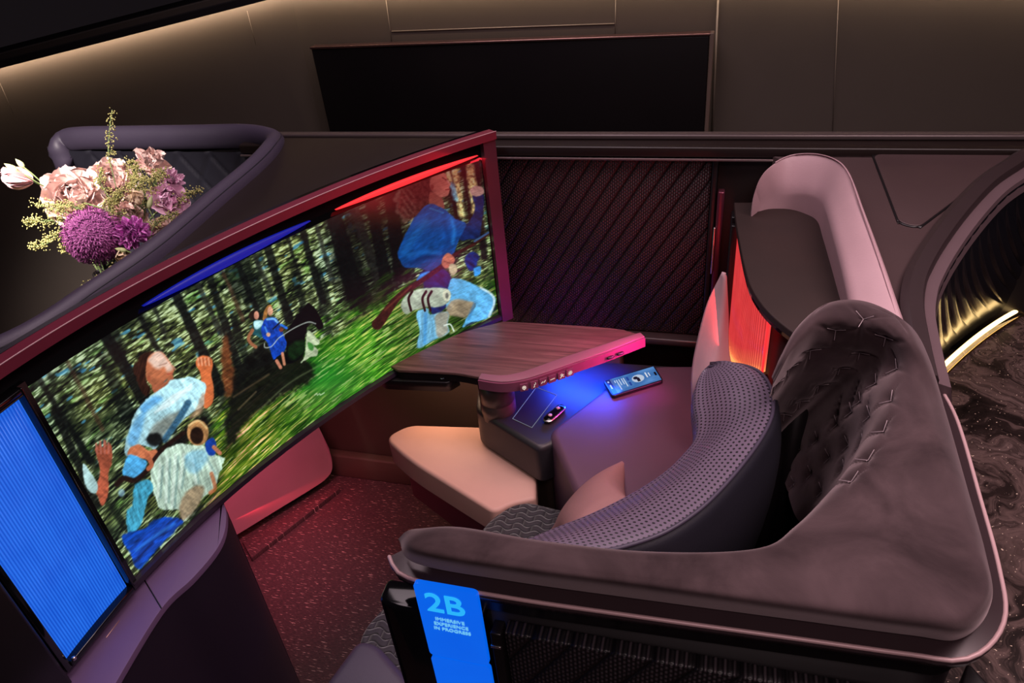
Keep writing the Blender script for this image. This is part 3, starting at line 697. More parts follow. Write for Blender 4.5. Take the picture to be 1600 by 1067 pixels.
line(C2([(225, 545), (270, 470), (330, 400)]), 6, (.09, .38, .68), 6, .6); line(C2([(260, 600), (330, 570), (410, 560)]), 3, (.02, .12, .32), 3, .6); line(C2([(250, 560), (330, 545), (400, 555)]), 3, (.10, .40, .72), 4, .5); line(C2([(455, 380), (470, 440), (462, 500)]), 2.5, (.12, .44, .76), 3, .7); line(C2([(350, 330), (415, 352)]), 1.2, (.14, .42, .66), 1.5, .7); line(C2([(420, 400), (440, 480), (420, 540)]), 3, (.03, .16, .38), 4, .5)
poly(C2([(455, 680), (520, 685), (580, 710), (640, 740), (672, 775), (662, 820), (642, 862), (600, 882), (545, 892), (508, 917), (530, 870), (560, 830), (572, 800), (520, 790), (480, 790), (450, 830), (430, 800)]), (.36, .68, .88), 1.6, .2, 1, 45, fold=(10, 5, .5), lit=(.2, .4, .12))
poly(C2([(440, 800), (480, 775), (570, 795), (555, 835), (528, 865), (470, 860), (430, 850)]), (.58, .52, .42), 2.5, .25, 1, 46, .95)
line(C2([(600, 720), (655, 755), (665, 800), (640, 860)]), 1.8, (.88, .94, .92), 1.6, .7); line(C2([(570, 800), (540, 870)]), 2.4, (.16, .42, .66), 2.5, .6)
poly(C2([(285, 845), (340, 820), (352, 850), (440, 840), (436, 900), (442, 940), (362, 980), (288, 1018), (300, 930)]), (.42, .68, .82), 1.6, .25, .8, 47, fold=(4, 14, 0))
poly(C2([(380, 850), (440, 842), (436, 900), (440, 938), (390, 965), (378, 900)]), (.62, .60, .52), 2.5, .2, .8, 48, .9); line(C2([(330, 850), (325, 990)]), 2.5, (.20, .52, .78), 3, .7); line(C2([(420, 905), (450, 900), (468, 932)]), 1.1, (.86, .92, .88), 1, .9)
line(C2([(92, 900), (110, 878), (200, 762), (300, 692), (400, 622), (470, 560), (560, 510), (637, 455)]), [8.5, 8, 5, 4, 3.5, 3, 2.6, 2.4], (.20, .085, .065), 1.3, 1, .35); line(C2([(570, 492), (637, 450)]), 1.6, (.20, .32, .50), 1.2, .9); line(C2([(130, 830), (260, 712)]), 1.2, (.42, .20, .14), 1.4, .7)
poly(C2([(210, 795), (240, 752), (300, 726), (380, 720), (430, 725), (452, 750), (442, 790), (400, 812), (330, 817), (270, 832), (235, 850), (212, 822)]), (.64, .70, .62), 1.4, .18, .8, 49, lit=(0, -.8, .25))
ell(560+432/3.1375, 220+757/3.1375, 6, 9.5, (.78, .80, .70), soft=1.5); ell(560+434/3.1375, 220+760/3.1375, 2.5, 4.5, (.40, .42, .38), soft=1.5)
for x in (250, 318, 345): line(C2([(x+14, 738), (x-4, 775), (x+8, 832)]), 1.9, (.10, .055, .05), 1)
poly(C2([(415, 572), (440, 550), (472, 575), (466, 602), (432, 625), (408, 606)]), (.70, .40, .31), 1.3, .2, .5); line(C2([(420, 590), (450, 600)]), .7, (.36, .18, .14), .8, .7); poly(C2([(448, 605), (478, 608), (484, 640), (462, 662), (446, 640)]), (.70, .66, .52), 1.4, .2, .5)
poly(C2([(520, 572), (555, 545), (592, 562), (580, 610), (560, 640), (535, 625)]), (.04, .14, .40), 2, .5, 1.5); poly(C2([(565, 625), (598, 618), (596, 650), (570, 662)]), (.20, .55, .85), 1.8, .2, 1)
# small white signature at the lower edge of the film picture
line(C4([(780, 1052), (800, 1036), (806, 1052), (826, 1036), (834, 1050), (870, 1030)]), .6, (.85, .9, .8), .8, .8)
# red reflection on the glossy screen, painted into the top right of the picture
IMG = IMG*(1+streak[..., None]*.18)
red_refl = sst(.78, .97, VV)*sst(1.55, 2.1, SS); blend(red_refl*.38, (.45, .02, .04)); low = sst(.62, .85, VV)*sst(1.3, 2.0, SS); blend(low*.2, (.10, .0, .04))
IMG = np.clip(IMG*.97, 0, 1)
lin_img = np.where(IMG <= .04045, IMG/12.92, ((IMG+.055)/1.055)**2.4)
vs = G.reshape(-1, 3); idx = np.arange(NU*NV).reshape(NU, NV)
fs = np.stack([idx[:-1, :-1], idx[:-1, 1:], idx[1:, 1:], idx[1:, :-1]], -1).reshape(-1, 4)
me = bpy.data.meshes.new('screen'); me.from_pydata(vs.tolist(), [], fs.tolist()); me.update()
ca = me.color_attributes.new('picture', 'FLOAT_COLOR', 'POINT')
ca.data.foreach_set('color', np.concatenate([lin_img.reshape(-1, 3), np.ones((NU*NV, 1))], 1).astype(np.float32).ravel())
scr = link('screen', me, vcol_mat('forest_film_picture', 1.15), tv)
scr['label'] = 'bright forest film picture'
# bezel and surround
link('back_shell', wallstrip(plan(.46, 1.70, 40, -.002), .708, 1.235, .03, -1), 'blackg', tv)
autosmooth(link('bottom_bezel', wallstrip(plan(.47, 1.70, 40, -.001), .709, .721, .014, 1), plain('dark_plum_bezel', (.03, .018, .035), .3), tv))
autosmooth(link('side_bezel', wallstrip(plan(1.684, 1.712, 4, -.001), .700, 1.236, .016, 1), plain('right_bezel', (.10, .035, .06), .35, .3), tv))
autosmooth(link('divider_bar', wallstrip(plan(.655, .671, 4, -.001), .715, 1.19, .010, 1), 'blackg', tv))
lab(autosmooth(link('visor_lip', wallstrip(plan(.30, 1.712, 50, .022), 1.222, 1.240, .030, -1), 'maroon', tv)), 'maroon curved visor along the top')
lab(link('visor_pinstripe', tube([(p[0], p[1], 1.241) for p in plan(.30, 1.712, 60, .021)], .0012, n=6), plain('visor_line', (.5, .30, .32), .4), tv), 'thin pale line on the visor')
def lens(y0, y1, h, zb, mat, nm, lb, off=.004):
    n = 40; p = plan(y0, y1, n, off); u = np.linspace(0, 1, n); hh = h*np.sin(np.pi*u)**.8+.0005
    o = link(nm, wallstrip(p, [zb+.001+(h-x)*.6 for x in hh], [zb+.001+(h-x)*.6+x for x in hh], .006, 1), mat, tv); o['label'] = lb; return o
RED = emis('red_glow_emission', (1.0, .03, .035), 1.2); BLUE = emis('blue_glow_emission', (.004, .015, .55), .55)  # emission stands in for red and blue light reflected in the recess
lens(1.33, 1.672, .013, 1.182, RED, 'red_reflection', 'emissive red lens shaped reflection above the picture')
lens(.90, 1.27, .017, 1.180, BLUE, 'blue_reflection', 'emissive blue lens shaped reflection above the picture')
# lit ribbed glass panel beside the screen
lp = thing('ribbed_light_panel', 'glowing blue ribbed glass panel at the left end of the curved screen', 'light panel', (-1.02, .57, .7))
link('ribbed_glass', wallstrip([(p[0]+.0, p[1]) for p in plan(.496, .650, 12, .002)], .728, 1.176, .006, 1),
     ribglass_mat('blue_ribbed_glass', (.0, .045, .50), (.03, .22, 1.0), .95, .0052), lp)
link('frame', join([box(-1.030, -1.008, .482, .494, .715, 1.19, .002), box(-1.035, -1.006, .652, .656, .715, 1.19, .001), box(-1.030, -1.006, .494, .652, .715, .727, .002), box(-1.030, -1.006, .494, .652, 1.177, 1.19, .002)]), 'blackg', lp)
lab(link('corner_screw', lathe([(.0, .728), (.004, .729), (.004, .733), (.002, .735)], 12, (-1.003, .50)), 'silver', lp), 'small bright metal stud')
# end cap left of it
ec = link('screen_end_cap', box(-1.10, -1.0, .20, .480, .0, 1.2, .01), 'black'); tag(ec, 'black end panel left of the glowing blue glass', 'panel')

#@@COVER
# brown cover between screen visor and neighbouring seat shell
DG = [(-1.10, .30), (-1.092, .55), (-1.082, .75), (-1.065, 1.0), (-1.08, 1.18), (-1.135, 1.45), (-1.19, 1.72)]
cv = [(p[0], p[1]) for p in plan(.30, 1.712, 30, -.008)]+[(-.60, 1.735), (-1.21, 1.735)]+[(p[0]-.02, p[1]) for p in DG[::-1]]
link_o = autosmooth(link('screen_cover', slab(cv, 1.19, 1.212, .004), 'darkbr')); tag(link_o, 'dark brown wedge shaped cover behind the curved screen', 'cover')
bk = autosmooth(link('cover_support', slab([(p[0]-.06, p[1]) for p in plan(.32, 1.70, 20, 0)]+[(-1.22, 1.69), (-1.06, 1.0), (-1.10, .32)], .712, 1.189, 0), 'black')); tag(bk, 'black housing behind the curved screen', 'housing')

#@@LEFTSHELL
# ------------------------------------------------------------------ neighbouring seat shell with quilted liner
ls = thing('neighbour_seat_shell', 'plum leather rounded seat shell rim with quilted liner behind the flowers', 'seat shell', (-1.6, 1.5, 0))
zt = 1.175
def diag(px, py): return W(px, py, zt+.03)
diagp = [diag(-330, 730), diag(-180, 652), diag(-60, 590), diag(60, 532), diag(150, 470), diag(245, 402), diag(340, 320), diag(400, 268), diag(425, 240), W(432, 226, zt+.02), W(415, 218, zt+.02), W(380, 214, zt+.02)]
fp = [W(300, 215, zt+.02), W(200, 216, zt+.02), W(130, 217, zt+.02), W(104, 222, zt+.01), W(95, 236, zt-.01), W(100, 255, zt-.05), W(108, 278, zt-.12)]
rimp = cr(diagp+fp, 150)
link('padded_rim', tube(rimp, .027, .037, 18), 'plum', ls)
ri2 = rimp.copy(); ri2[:, 2] += .030
tgt = np.gradient(rimp, axis=0); tgt /= np.linalg.norm(tgt, axis=1)[:, None]; sd = np.stack([tgt[:, 1], -tgt[:, 0]], 1)
for k, off in enumerate((.012, .018)):
    q = rimp[:108].copy(); q[:, :2] += sd[:108]*off; q[:, 2] += .0335-off*.42
    lab(link('stitch_line', tube(q, .0016, n=6), 'plumd', ls), 'raised seam along the rim')
# quilted liner: vertical face below the far rim with diamond channels
def liner():
    x0, x1, y, z0, z1 = -1.97, -1.17, 1.755, .45, 1.165; nx, nz = 120, 110; vs = []; fs = []
    for i in range(nx):
        for j in range(nz):
            x = x0+(x1-x0)*i/(nx-1); z = z0+(z1-z0)*j/(nz-1)
            a = (x*.8+z*.55)/.085; b = (x*.8-z*.55)/.085
            d = min(abs(a-round(a)), abs(b-round(b))); h = .007*(1-math.exp(-(d/.05)**1.5))
            vs.append((x, y-h, z))
    for i in range(nx-1):
        for j in range(nz-1): fs.append((i*nz+j, (i+1)*nz+j, (i+1)*nz+j+1, i*nz+j+1))
    return mesh(vs, fs)
lab(link('quilted_liner', liner(), 'plumd', ls), 'dark diamond quilted liner')
link('outer_wall', wallstrip([(p[0], p[1]) for p in rimp[:100]], .715, 1.16, .012, 1), 'plumd', ls)
link('side_wing', wallstrip([(p[0], p[1]) for p in rimp[-16:]], .45, [1.12]*16, .02, 1), 'plumd', ls)
sh = autosmooth(link('side_table', slab(roundpoly([(-1.95, 1.0), (-1.16, .95), (-1.18, 1.72), (-1.95, 1.74)], .03), .70, .74, .004), 'darkbr')); tag(sh, 'dark side table under the vase of flowers', 'table')
sh2 = autosmooth(link('storage_cabinet', slab(roundpoly([(-2.0, .9), (-1.70, .9), (-1.70, 1.70), (-2.0, 1.72)], .02), .0, .699, 0), 'black')); tag(sh2, 'dark cabinet under the side table by the flowers', 'cabinet')

#@@UNDER
# ------------------------------------------------------------------ console under the screen
cs = thing('screen_console', 'purple topped dark console curving out under the curved screen', 'console', (-.97, .7, 0))
outp = [W(346, 778, .7), W(353, 800, .7), W(350, 832, .7), W(335, 862, .7), W(300, 903, .7), W(252, 950, .7), W(180, 1067, .7), W(150, 1130, .7)]
oc = cr([(p.x, p.y) for p in outp], 40)
inn = [(p[0]-.012, p[1]) for p in plan(.38, outp[0].y, 14)]
cpoly = [tuple(p) for p in oc]+inn
autosmooth(link('top', slab(cpoly, .685, .699, .004), 'purple', cs))
autosmooth(link('body', slab([(p[0]-.002, p[1]) for p in cpoly], .0, .684, .0), plain('dark_plum_side', (.022, .014, .028), .45), cs))
link('joint', tube([W(222, 900, .6995), W(252, 950, .6995)], .0012, n=6), 'black', cs)
link('vent_slot', tube([W(166, 996, .6995), W(186, 970, .6995)], .001, n=6), 'bronze', cs)
# footwell pad and carpeted ramp
fbk = link('footwell_lining', box(-1.69, -1.65, .2, 1.70, 0, .60, 0), plain('footwell_dark', (.03, .018, .02), .6)); tag(fbk, 'dark back panel of the footwell under the curved screen', 'lining')
fpd = thing('footwell_bolster', 'rose leather footwell bolster glowing magenta under the curved screen', 'bolster', (-1.3, 1.45, 0))
A0, A1 = W(376, 836, .04), W(522, 746, .04)
def along(t, z, back): 
    d = (A1-A0); n = Vector((-d.y, d.x, 0)).normalized(); p = A0+d*t+n*back; return (p.x, p.y, z)
rows = []
for t, zt_, sq in ((-.55, .47, 1), (-.1, .47, 1), (.4, .47, 1), (.8, .46, 1), (.93, .43, .96), (1.0, .37, .85), (1.03, .28, .6), (1.035, .22, .3)):
    m = .22
    def zz(z): return m+(z-m)*sq
    rows.append([along(t, zz(.05), 0), along(t, zz(.20), .02), along(t, zz(.34), .045), along(t, zz(.45), .065), along(t, zz(.465), .10), along(t, zz(.38), .15), along(t, zz(.05), .16)])
me, _ = net(rows, 60, 40); link('cushion', me, plain('dusky_rose_leather', (.30, .16, .18), .5, 0, .2, 260), fpd)
rp = autosmooth(link('carpet_ramp', slab([W(377, 843, .03).xy, W(527, 752, .03).xy, W(531, 766, .01).xy, W(394, 874, .01).xy], .002, .018, .002), 'carpet')); tag(rp, 'narrow red lit carpeted strip along the footwell bolster', 'carpet strip')
rj = struct(link('trim_11', tube([W(394, 875, .004), W(529, 767, .004)], .003, n=6), 'black'))

#@@TABLE
# ------------------------------------------------------------------ table
tb = thing('wooden_table', 'swing table of brown wood veneer lit magenta along its leather front edge', 'table', (-.5, 1.5, .6))
TZ = .735
front = [W(1004, 524, TZ), W(985, 530, TZ), W(940, 545, TZ), W(890, 561, TZ), W(845, 577, TZ), W(815, 587, TZ), W(785, 592, TZ), W(750, 589, TZ), W(715, 583, TZ), W(670, 580, TZ), W(622, 578, TZ)]
back = [W(610, 572, TZ), W(660, 547, TZ), W(720, 520, TZ), W(786, 502, TZ), W(860, 506, TZ), W(940, 511, TZ), W(975, 515, TZ)]
fl = cr([(p.x, p.y) for p in front], 50); bl = cr([(p.x, p.y) for p in back[:4]], 10); bl2 = cr([(p.x, p.y) for p in back[3:]], 10)
tp = [tuple(p) for p in fl]+[tuple(p) for p in bl]+[tuple(p) for p in bl2[1:]]
autosmooth(link('tabletop', slab(tp, .728, TZ, .002), 'wood', tb))
# leather covered front border, sits just proud around the veneer front
cen = np.array([-.5, 1.55])
outer = fl[:34]; dirs = np.gradient(outer, axis=0); dirs /= np.linalg.norm(dirs, axis=1)[:, None]; nrm = np.stack([-dirs[:, 1], dirs[:, 0]], 1)
nrm *= np.sign(((outer-cen)*nrm).sum(1))[:, None]
wv = .010+.012*np.sin(np.linspace(0, np.pi, 34))
bo = [tuple(p) for p in (outer+nrm*wv[:, None])]+[tuple(p) for p in (outer-nrm*.012)[::-1]]
autosmooth(link('leather_border', slab(bo, .7355, .738, .0012), plain('pink_leather_edge', (.25, .11, .15), .5, 0, .2, 300), tb))
bot = outer+nrm*(wv+.004)[:, None]
autosmooth(link('front_fascia', wallstrip([tuple(p) for p in bot], .708, .7345, .006, 1), plain('rose_fascia', (.24, .07, .13), .4), tb))
autosmooth(link('under_tray', slab([(cen+(np.array(p)-cen)*.985) for p in tp], .706, .7275, .001), 'black', tb))
# buttons sit on the fascia
def onfas(px, py): # nearest fascia param for a pixel
    best = None
    q = np.array([(p[0], p[1], .721) for p in cr([tuple(p) for p in bot], 400)]); a, b = topx(q); k = int(np.argmin(np.abs(a-px))); 
    t = q[min(k+1, 399)]-q[max(k-1, 0)]; t[2] = 0; t /= np.linalg.norm(t); n = np.array([-t[1], t[0], 0]); n *= np.sign((q[k][:2]-cen)@n[:2]); return q[k], t, n
ICON = {0: [[(math.cos(a)*.7, math.sin(a)*.7) for a in np.linspace(0, 6.28, 14)], [(-.3, .2), (.3, .2)], [(-.3, -.1), (.3, -.1)], [(0, -.7), (.0, -1)]],
        1: [[(-.5, -.8), (-.1, -.8), (-.1, .2), (.5, .3), (.4, .9)]], 2: [[(-.9, -.3), (-.3, .3), (.2, -.2), (.9, .5)]],
        3: [[(-.9, -.1), (.9, .1)]], 4: [[(math.cos(a)*.4-.1, math.sin(a)*.4+.4) for a in np.linspace(0, 6.28, 10)], [(-.7, -.8), (.0, -.1), (.8, -.6)], [(.2, .2), (.8, .3)]],
        5: [[(math.cos(a)*.35, math.sin(a)*.35) for a in np.linspace(0, 6.28, 10)]]+[[(math.cos(a)*.6, math.sin(a)*.6), (math.cos(a)*.95, math.sin(a)*.95)] for a in np.linspace(0, 5.5, 8)]}
iconm = emis('pale_icon', (1, .85, .72), .8)
for i, px in enumerate((818, 833, 847, 861, 875, 888)):
    c, t, n = onfas(px, 0); vs = []; 
    t_, n_ = Vector(t), Vector(n); c_ = Vector(c)
    hw, hh = .0098, .0105
    q = [c_+t_*(a*hw)+Vector((0, 0, b*hh))+n_*d for d in (.0062, .0085) for a, b in ((-1, -1), (1, -1), (1, 1), (-1, 1))]
    b = link('button', mesh(q, [(0, 3, 2, 1), (4, 5, 6, 7), (0, 1, 5, 4), (1, 2, 6, 5), (2, 3, 7, 6), (3, 0, 4, 7)]), plain('button_face', (.22, .07, .13), .35), tb, False)
    b['label'] = ('button with round headrest icon', 'button with upright seat icon', 'button with reclined seat icon', 'button with flat bed icon', 'button with massage icon', 'button with lamp icon')[i]
    ms = [tube([c_+t_*(-u*.0062)+Vector((0, 0, v*.0068))+n_*.0092 for u, v in stp], .0008, n=5, up=(0.01, 0.02, 1)) for stp in ICON[i]]
    ic = bpy.data.objects.new('icon', join(ms)); S.collection.objects.link(ic); ic.data.materials.append(iconm); ic.parent = b
for px in (952, 968):
    c, t, n = onfas(px, 0); c_, t_, n_ = map(Vector, (c, t, n))
    link('socket', tube([c_+n_*.005-t_*.006, c_+n_*.005+t_*.006], .0042, n=10), 'black', tb)
link('bracket', slab(roundpoly([W(585, 584, .70).xy, W(720, 588, .70).xy, W(700, 600, .70).xy, W(600, 596, .70).xy], .01), .675, .704, .003), 'black', tb)
link('pivot_post', lathe([(.046, .58), (.046, .628), (.044, .630), (.044, .634), (.046, .636), (.046, .705)], 40, tuple(W(778, 628, .62).xy)), plain('brown_satin', (.07, .045, .04), .35), tb)
link('hinge_latch', tube([W(682, 583, .716), W(690, 592, .712), W(705, 588, .714)], .002, n=6), 'silver', tb)

#@@CONSOLE
# ------------------------------------------------------------------ side console
CZ = .60
sc = thing('side_console', 'dark side console tray lit blue beside the wooden table', 'console', (-.3, 1.5, 0))
tray = roundpoly([W(742, 640, CZ).xy, W(747, 600, CZ).xy, (-.60, 1.66), (-.02, 1.68), (-.02, 1.52), W(870, 690, CZ).xy, W(842, 702, CZ).xy], [.03, .02, .02, .02, .0, .01, .02])
autosmooth(link('tray_top', slab(tray, .49, CZ, .014, 5), plain('black_soft_plastic', (.026, .022, .027), .42), sc))
autosmooth(link('tray_body', slab([(p[0]*.96-.012, 1.55+(p[1]-1.55)*.8+.01) for p in tray], 0, .489, 0), plain('brown_soft_side', (.04, .025, .02), .45), sc))
cb = thing('console_cushion_top', 'rounded plum leather console block carrying the phone', 'console', (-.15, 1.4, 0))
blk = roundpoly([W(856, 676, .605).xy, W(992, 572, .605).xy, W(1100, 572, .605).xy, (.03, 1.12), (-.20, 1.02)], [.03, .10, .03, .03, .03], 10)
autosmooth(link('padded_block', slab(blk, .30, .612, .045, 8), 'plumtop', cb), 60)
# charging mark, a printed thin outline
mk = [W(*p, CZ+.0006) for p in ((838, 605), (870, 617), (831, 668), (801, 654))]
cm = link('charging_mark', tube(mk, .0010, n=5, closed=True), emis('pale_print', (.55, .62, .8), .25), sc); lab(cm, 'thin pale rectangle marking the wireless charger')
rm = thing('seat_remote', 'small rounded chrome edged control pod on the blue lit tray', 'remote', tuple(W(866, 647, CZ)))
ra, rb_ = W(857, 655, CZ+.008), W(876, 638, CZ+.008)
link('body', tube([ra, rb_], .0135, .008, 18), 'blackg', rm)
link('rim', tube([ra-(rb_-ra)*.0+Vector((0, 0, .002)), rb_+Vector((0, 0, .002))], .0145, .004, 18), 'silver', rm)
link('power_button', lathe([(.005, CZ+.0155), (.005, CZ+.0175), (.003, CZ+.018)], 16, tuple((ra.lerp(rb_, .15)).xy)), plain('warm_icon', (.7, .45, .38), .4), rm)
link('arrow_button', lathe([(.006, CZ+.0155), (.006, CZ+.0175), (.002, CZ+.018)], 4, tuple((ra.lerp(rb_, .8)).xy)), plain('warm_icon2', (.7, .45, .38), .4), rm)
# phone
pc = [W(*p, .617) for p in ((942, 597), (1022, 573), (1037, 597), (957, 622))]
ph = thing('smartphone', 'black smartphone with lit blue lock screen lying on the plum console', 'phone', tuple(sum(pc, Vector())/4))
pr = roundpoly([p.xy for p in pc], .011, 6)
autosmooth(link('case', slab(pr, .613, .6225, .002), 'black', ph))
def bil(u, v): return pc[0]*(1-u)*(1-v)+pc[1]*u*(1-v)+pc[2]*u*v+pc[3]*(1-u)*v
nu, nv = 150, 74; g = [bil(.03+.94*i/(nu-1), .07+.86*j/(nv-1)) for i in range(nu) for j in range(nv)]
me = mesh([(p.x, p.y, .6232) for p in g], [(i*nv+j, i*nv+j+1, (i+1)*nv+j+1, (i+1)*nv+j) for i in range(nu-1) for j in range(nv-1)])
U, Vv = np.meshgrid(np.linspace(0, 1, nu), np.linspace(0, 1, nv), indexing='ij')
c = np.zeros((nu, nv, 3)); c[:] = (.30, .52, .78); c += (fb(U*5, Vv*4, 4, 2)-.5)[..., None]*.25
def pr_(m, col): c[m] = col
pr_((U < .09), (.10, .16, .30)); pr_((U > .09) & (U < .13), (.35, .45, .65))
d = np.hypot((U-.60)*2.06, (Vv-.47)*1.0); pr_(d < .25, (.78, .84, .92)); pr_((np.hypot((U-.56)*2.06, (Vv-.40)) < .10), (.08, .09, .12)); pr_((np.abs(U-.60) < .03) & (np.abs(Vv-.55) < .13), (.08, .09, .12))
for u0 in (.16, .20, .25, .30, .34): pr_((np.abs(U-u0) < .010) & (Vv > .16) & (Vv < .16+.6*abs(math.sin(u0*40))+.1), (.80, .88, .96))
pr_((np.abs(U-.415) < .02) & (np.abs(Vv-.3) < .13), (.12, .28, .62)); pr_((np.abs(U-.415) < .02) & (np.abs(Vv-.66) < .13), (.12, .28, .62))
pr_((np.abs(U-.78) < .014) & (np.abs(Vv-.40) < .18), (.92, .95, 1)); pr_((np.abs(U-.84) < .010) & (np.abs(Vv-.42) < .12), (.92, .95, 1))
pr_((np.hypot((U-.955)*2.06, (Vv-.5)) < .045) | ((np.abs(U-.955) < .02) & (np.abs(Vv-.5) < .13)), (.0, .0, .0))
pr_((np.abs(U-.045) < .012) & (np.abs(Vv-.5) < .14), (.85, .9, .95)); pr_((np.abs(U-.04) < .014) & (np.abs(Vv-.15) < .05), (.8, .85, .95)); 
c = np.clip(c, 0, 1); c = np.where(c <= .04045, c/12.92, ((c+.055)/1.055)**2.4)
ca = me.color_attributes.new('picture', 'FLOAT_COLOR', 'POINT'); ca.data.foreach_set('color', np.concatenate([c.reshape(-1, 3), np.ones((nu*nv, 1))], 1).astype(np.float32).ravel())
lab(link('display', me, vcol_mat('phone_picture', .8), ph), 'lit blue display with round picture')

#@@SEAT
# ------------------------------------------------------------------ the seat
st_ = thing('cabin_seat', 'plum leather cabin seat with curved perforated backrest and quilted cushion', 'seat', (-.2, 1.0, 0))
pip = [(1109, 573, .945), (1146, 569, .962), (1184, 580, .975), (1204, 606, .98), (1208, 640, .98), (1197, 672, .98), (1171, 712, .98), (1131, 760, .98), (1090, 799, .98), (1037, 833, .98), (974, 855, .975), (920, 866, .97), (860, 880, .96)]
inn_ = [(1107, 574, .944), (1094, 587, .93), (1084, 612, .925), (1082, 640, .92), (1086, 664, .915), (1083, 690, .91), (1068, 711, .91), (1037, 741, .91), (990, 772, .91), (927, 804, .91), (865, 829, .91), (820, 848, .91), (770, 866, .90)]
PO = [W(*p) for p in pip]; PI = [W(*p) for p in inn_]
# perforated band: inner bottom -> inner edge -> crown -> piping
rows = []
for k in range(len(PO)):
    o, i = PO[k], PI[k]; d = (o-i); dn = Vector((d.x, d.y, 0)).normalized()
    dn = dn*min(1, k/3); lowi = i+dn*.05-Vector((0, 0, .42)); midi = i+dn*.004-Vector((0, 0, .07))
    kk = min(1, k/3); m = i.lerp(o, .5)+Vector((0, 0, .022*kk)); q1 = i.lerp(o, .18)+Vector((0, 0, .012*kk))
    rows.append([lowi, midi, i, q1, m, i.lerp(o, .82)+Vector((0, 0, .012)), o])
me, G2 = net(rows, 90, 60, capends=True); link('perforated_backrest', me, 'perf', st_)
rows = []
for k in range(len(PO)):
    o, i = PO[k], PI[k]; dn = Vector((o.x-i.x, o.y-i.y, 0)).normalized()
    if k < 3: dn = dn*(k/3)
    rows.append([o, o+dn*.012-Vector((0, 0, .02)), o+dn*.022-Vector((0, 0, .10)), o+dn*.012-Vector((0, 0, .25)), o-dn*.03-Vector((0, 0, .50))])
me, _ = net(rows, 90, 24); lab(link('backrest_shell', me, 'plumd', st_), 'dark smooth outer side of the backrest')
link('piping', tube(cr([p+Vector((0, 0, .001)) for p in PO], 120), .0032, n=8), 'plum', st_)
seatp = roundpoly([W(748, 824, .46).xy, W(806, 777, .46).xy, W(900, 800, .46).xy, (-.02, 1.12), (.0, .95), (-.22, .74), (-.50, .80)], [.05, .05, .02, .02, .1, .05, .1], 8)
autosmooth(link('quilted_cushion', slab(seatp, .36, .47, .03, 6), 'quilt', st_), 60)
autosmooth(link('seat_base', slab([(p[0]*.9-.03, 1.+(p[1]-1.)*.85) for p in seatp], .0, .359, 0), 'black', st_))
arm = roundpoly([W(600, 686, .47).xy, W(640, 666, .47).xy, W(775, 670, .47).xy, W(838, 726, .47).xy, W(838, 782, .47).xy, W(800, 790, .47).xy, W(772, 804, .47).xy, W(640, 722, .47).xy], [.05, .03, .02, .01, .01, .02, .02, .08], 8)
lab(autosmooth(link('leg_bolster', slab(arm, .40, .478, .022, 6), 'cream', st_), 60), 'pale rose padded leg bolster')
af = roundpoly([W(632, 728, .36).xy, W(700, 700, .36).xy, W(800, 740, .36).xy, W(806, 800, .36).xy, W(765, 826, .36).xy], [.02, .02, .02, .01, .01])
autosmooth(link('bolster_frame', slab(af, .25, .399, .01), 'maroonm', st_))
ab = roundpoly([W(700, 752, .22).xy, W(740, 730, .22).xy, W(800, 770, .22).xy, W(790, 832, .22).xy], [.02, .02, .02, .01])
lab(autosmooth(link('base_trim', slab(ab, .0, .249, .0), plain('dark_maroon_base', (.05, .018, .03), .3, .3), st_)), 'dark maroon floor plinth')
# pillow
pw = thing('throw_pillow', 'dusty pink cotton pillow on the quilted seat against the backrest', 'pillow', tuple(W(930, 800, .6)))
c1, c2 = W(980, 714, .60), W(852, 838, .54); c3 = W(930, 905, .86); c4 = W(1020, 790, .90)
c4 = W(985, 782, .76); c3 = W(900, 890, .76)
def pillow():
    n = 41; vs = []; fs = []; ax = (c2-c1); ay = (c4-c1); nn = ax.cross(ay).normalized()
    for sgn in (1, -1):
        for i in range(n):
            for j in range(n):
                u, v = i/(n-1), j/(n-1); a, b = 2*u-1, 2*v-1
                # pinched sides, pointed corners
                pin = .13; uu = u+pin*(-a)*(1-b*b)*abs(a)**2; vv = v+pin*(-b)*(1-a*a)*abs(b)**2
                p = c1*(1-uu)*(1-vv)+c2*uu*(1-vv)+c3*uu*vv+c4*(1-uu)*vv
                h = .050*((1-a*a)*(1-b*b))**.55
                wr = .004*math.sin(a*9+b*4)*math.exp(-((1-abs(a))*4)**2)+.003*math.sin(b*13+a*3)*math.exp(-((1-abs(b))*3)**2)
                vs.append(p+nn*sgn*(h+wr*(1-a*a)**.5*(1-b*b)**.5))
        o = 0 if sgn == 1 else n*n
        for i in range(n-1):
            for j in range(n-1):
                q = (o+i*n+j, o+(i+1)*n+j, o+(i+1)*n+j+1, o+i*n+j+1); fs.append(q if sgn == 1 else q[::-1])
    me = mesh(vs, fs); bm = bmesh.new(); bm.from_mesh(me); bmesh.ops.remove_doubles(bm, verts=bm.verts, dist=.0002); bm.to_mesh(me); bm.free(); return me
link('cover', pillow(), 'pillow', pw)
link('seam_edge', tube(cr([c1, c1.lerp(c2, .5)+(c3-c1)*.02, c2], 20), .0018, n=6), 'pillow', pw)

#@@VELVET
# ------------------------------------------------------------------ velvet shell with door panel
vsn = thing('velvet_seat_shell', 'brown velvet seat shell with tufted inner wing wrapping the perforated backrest', 'seat shell', (.1, .8, 0))
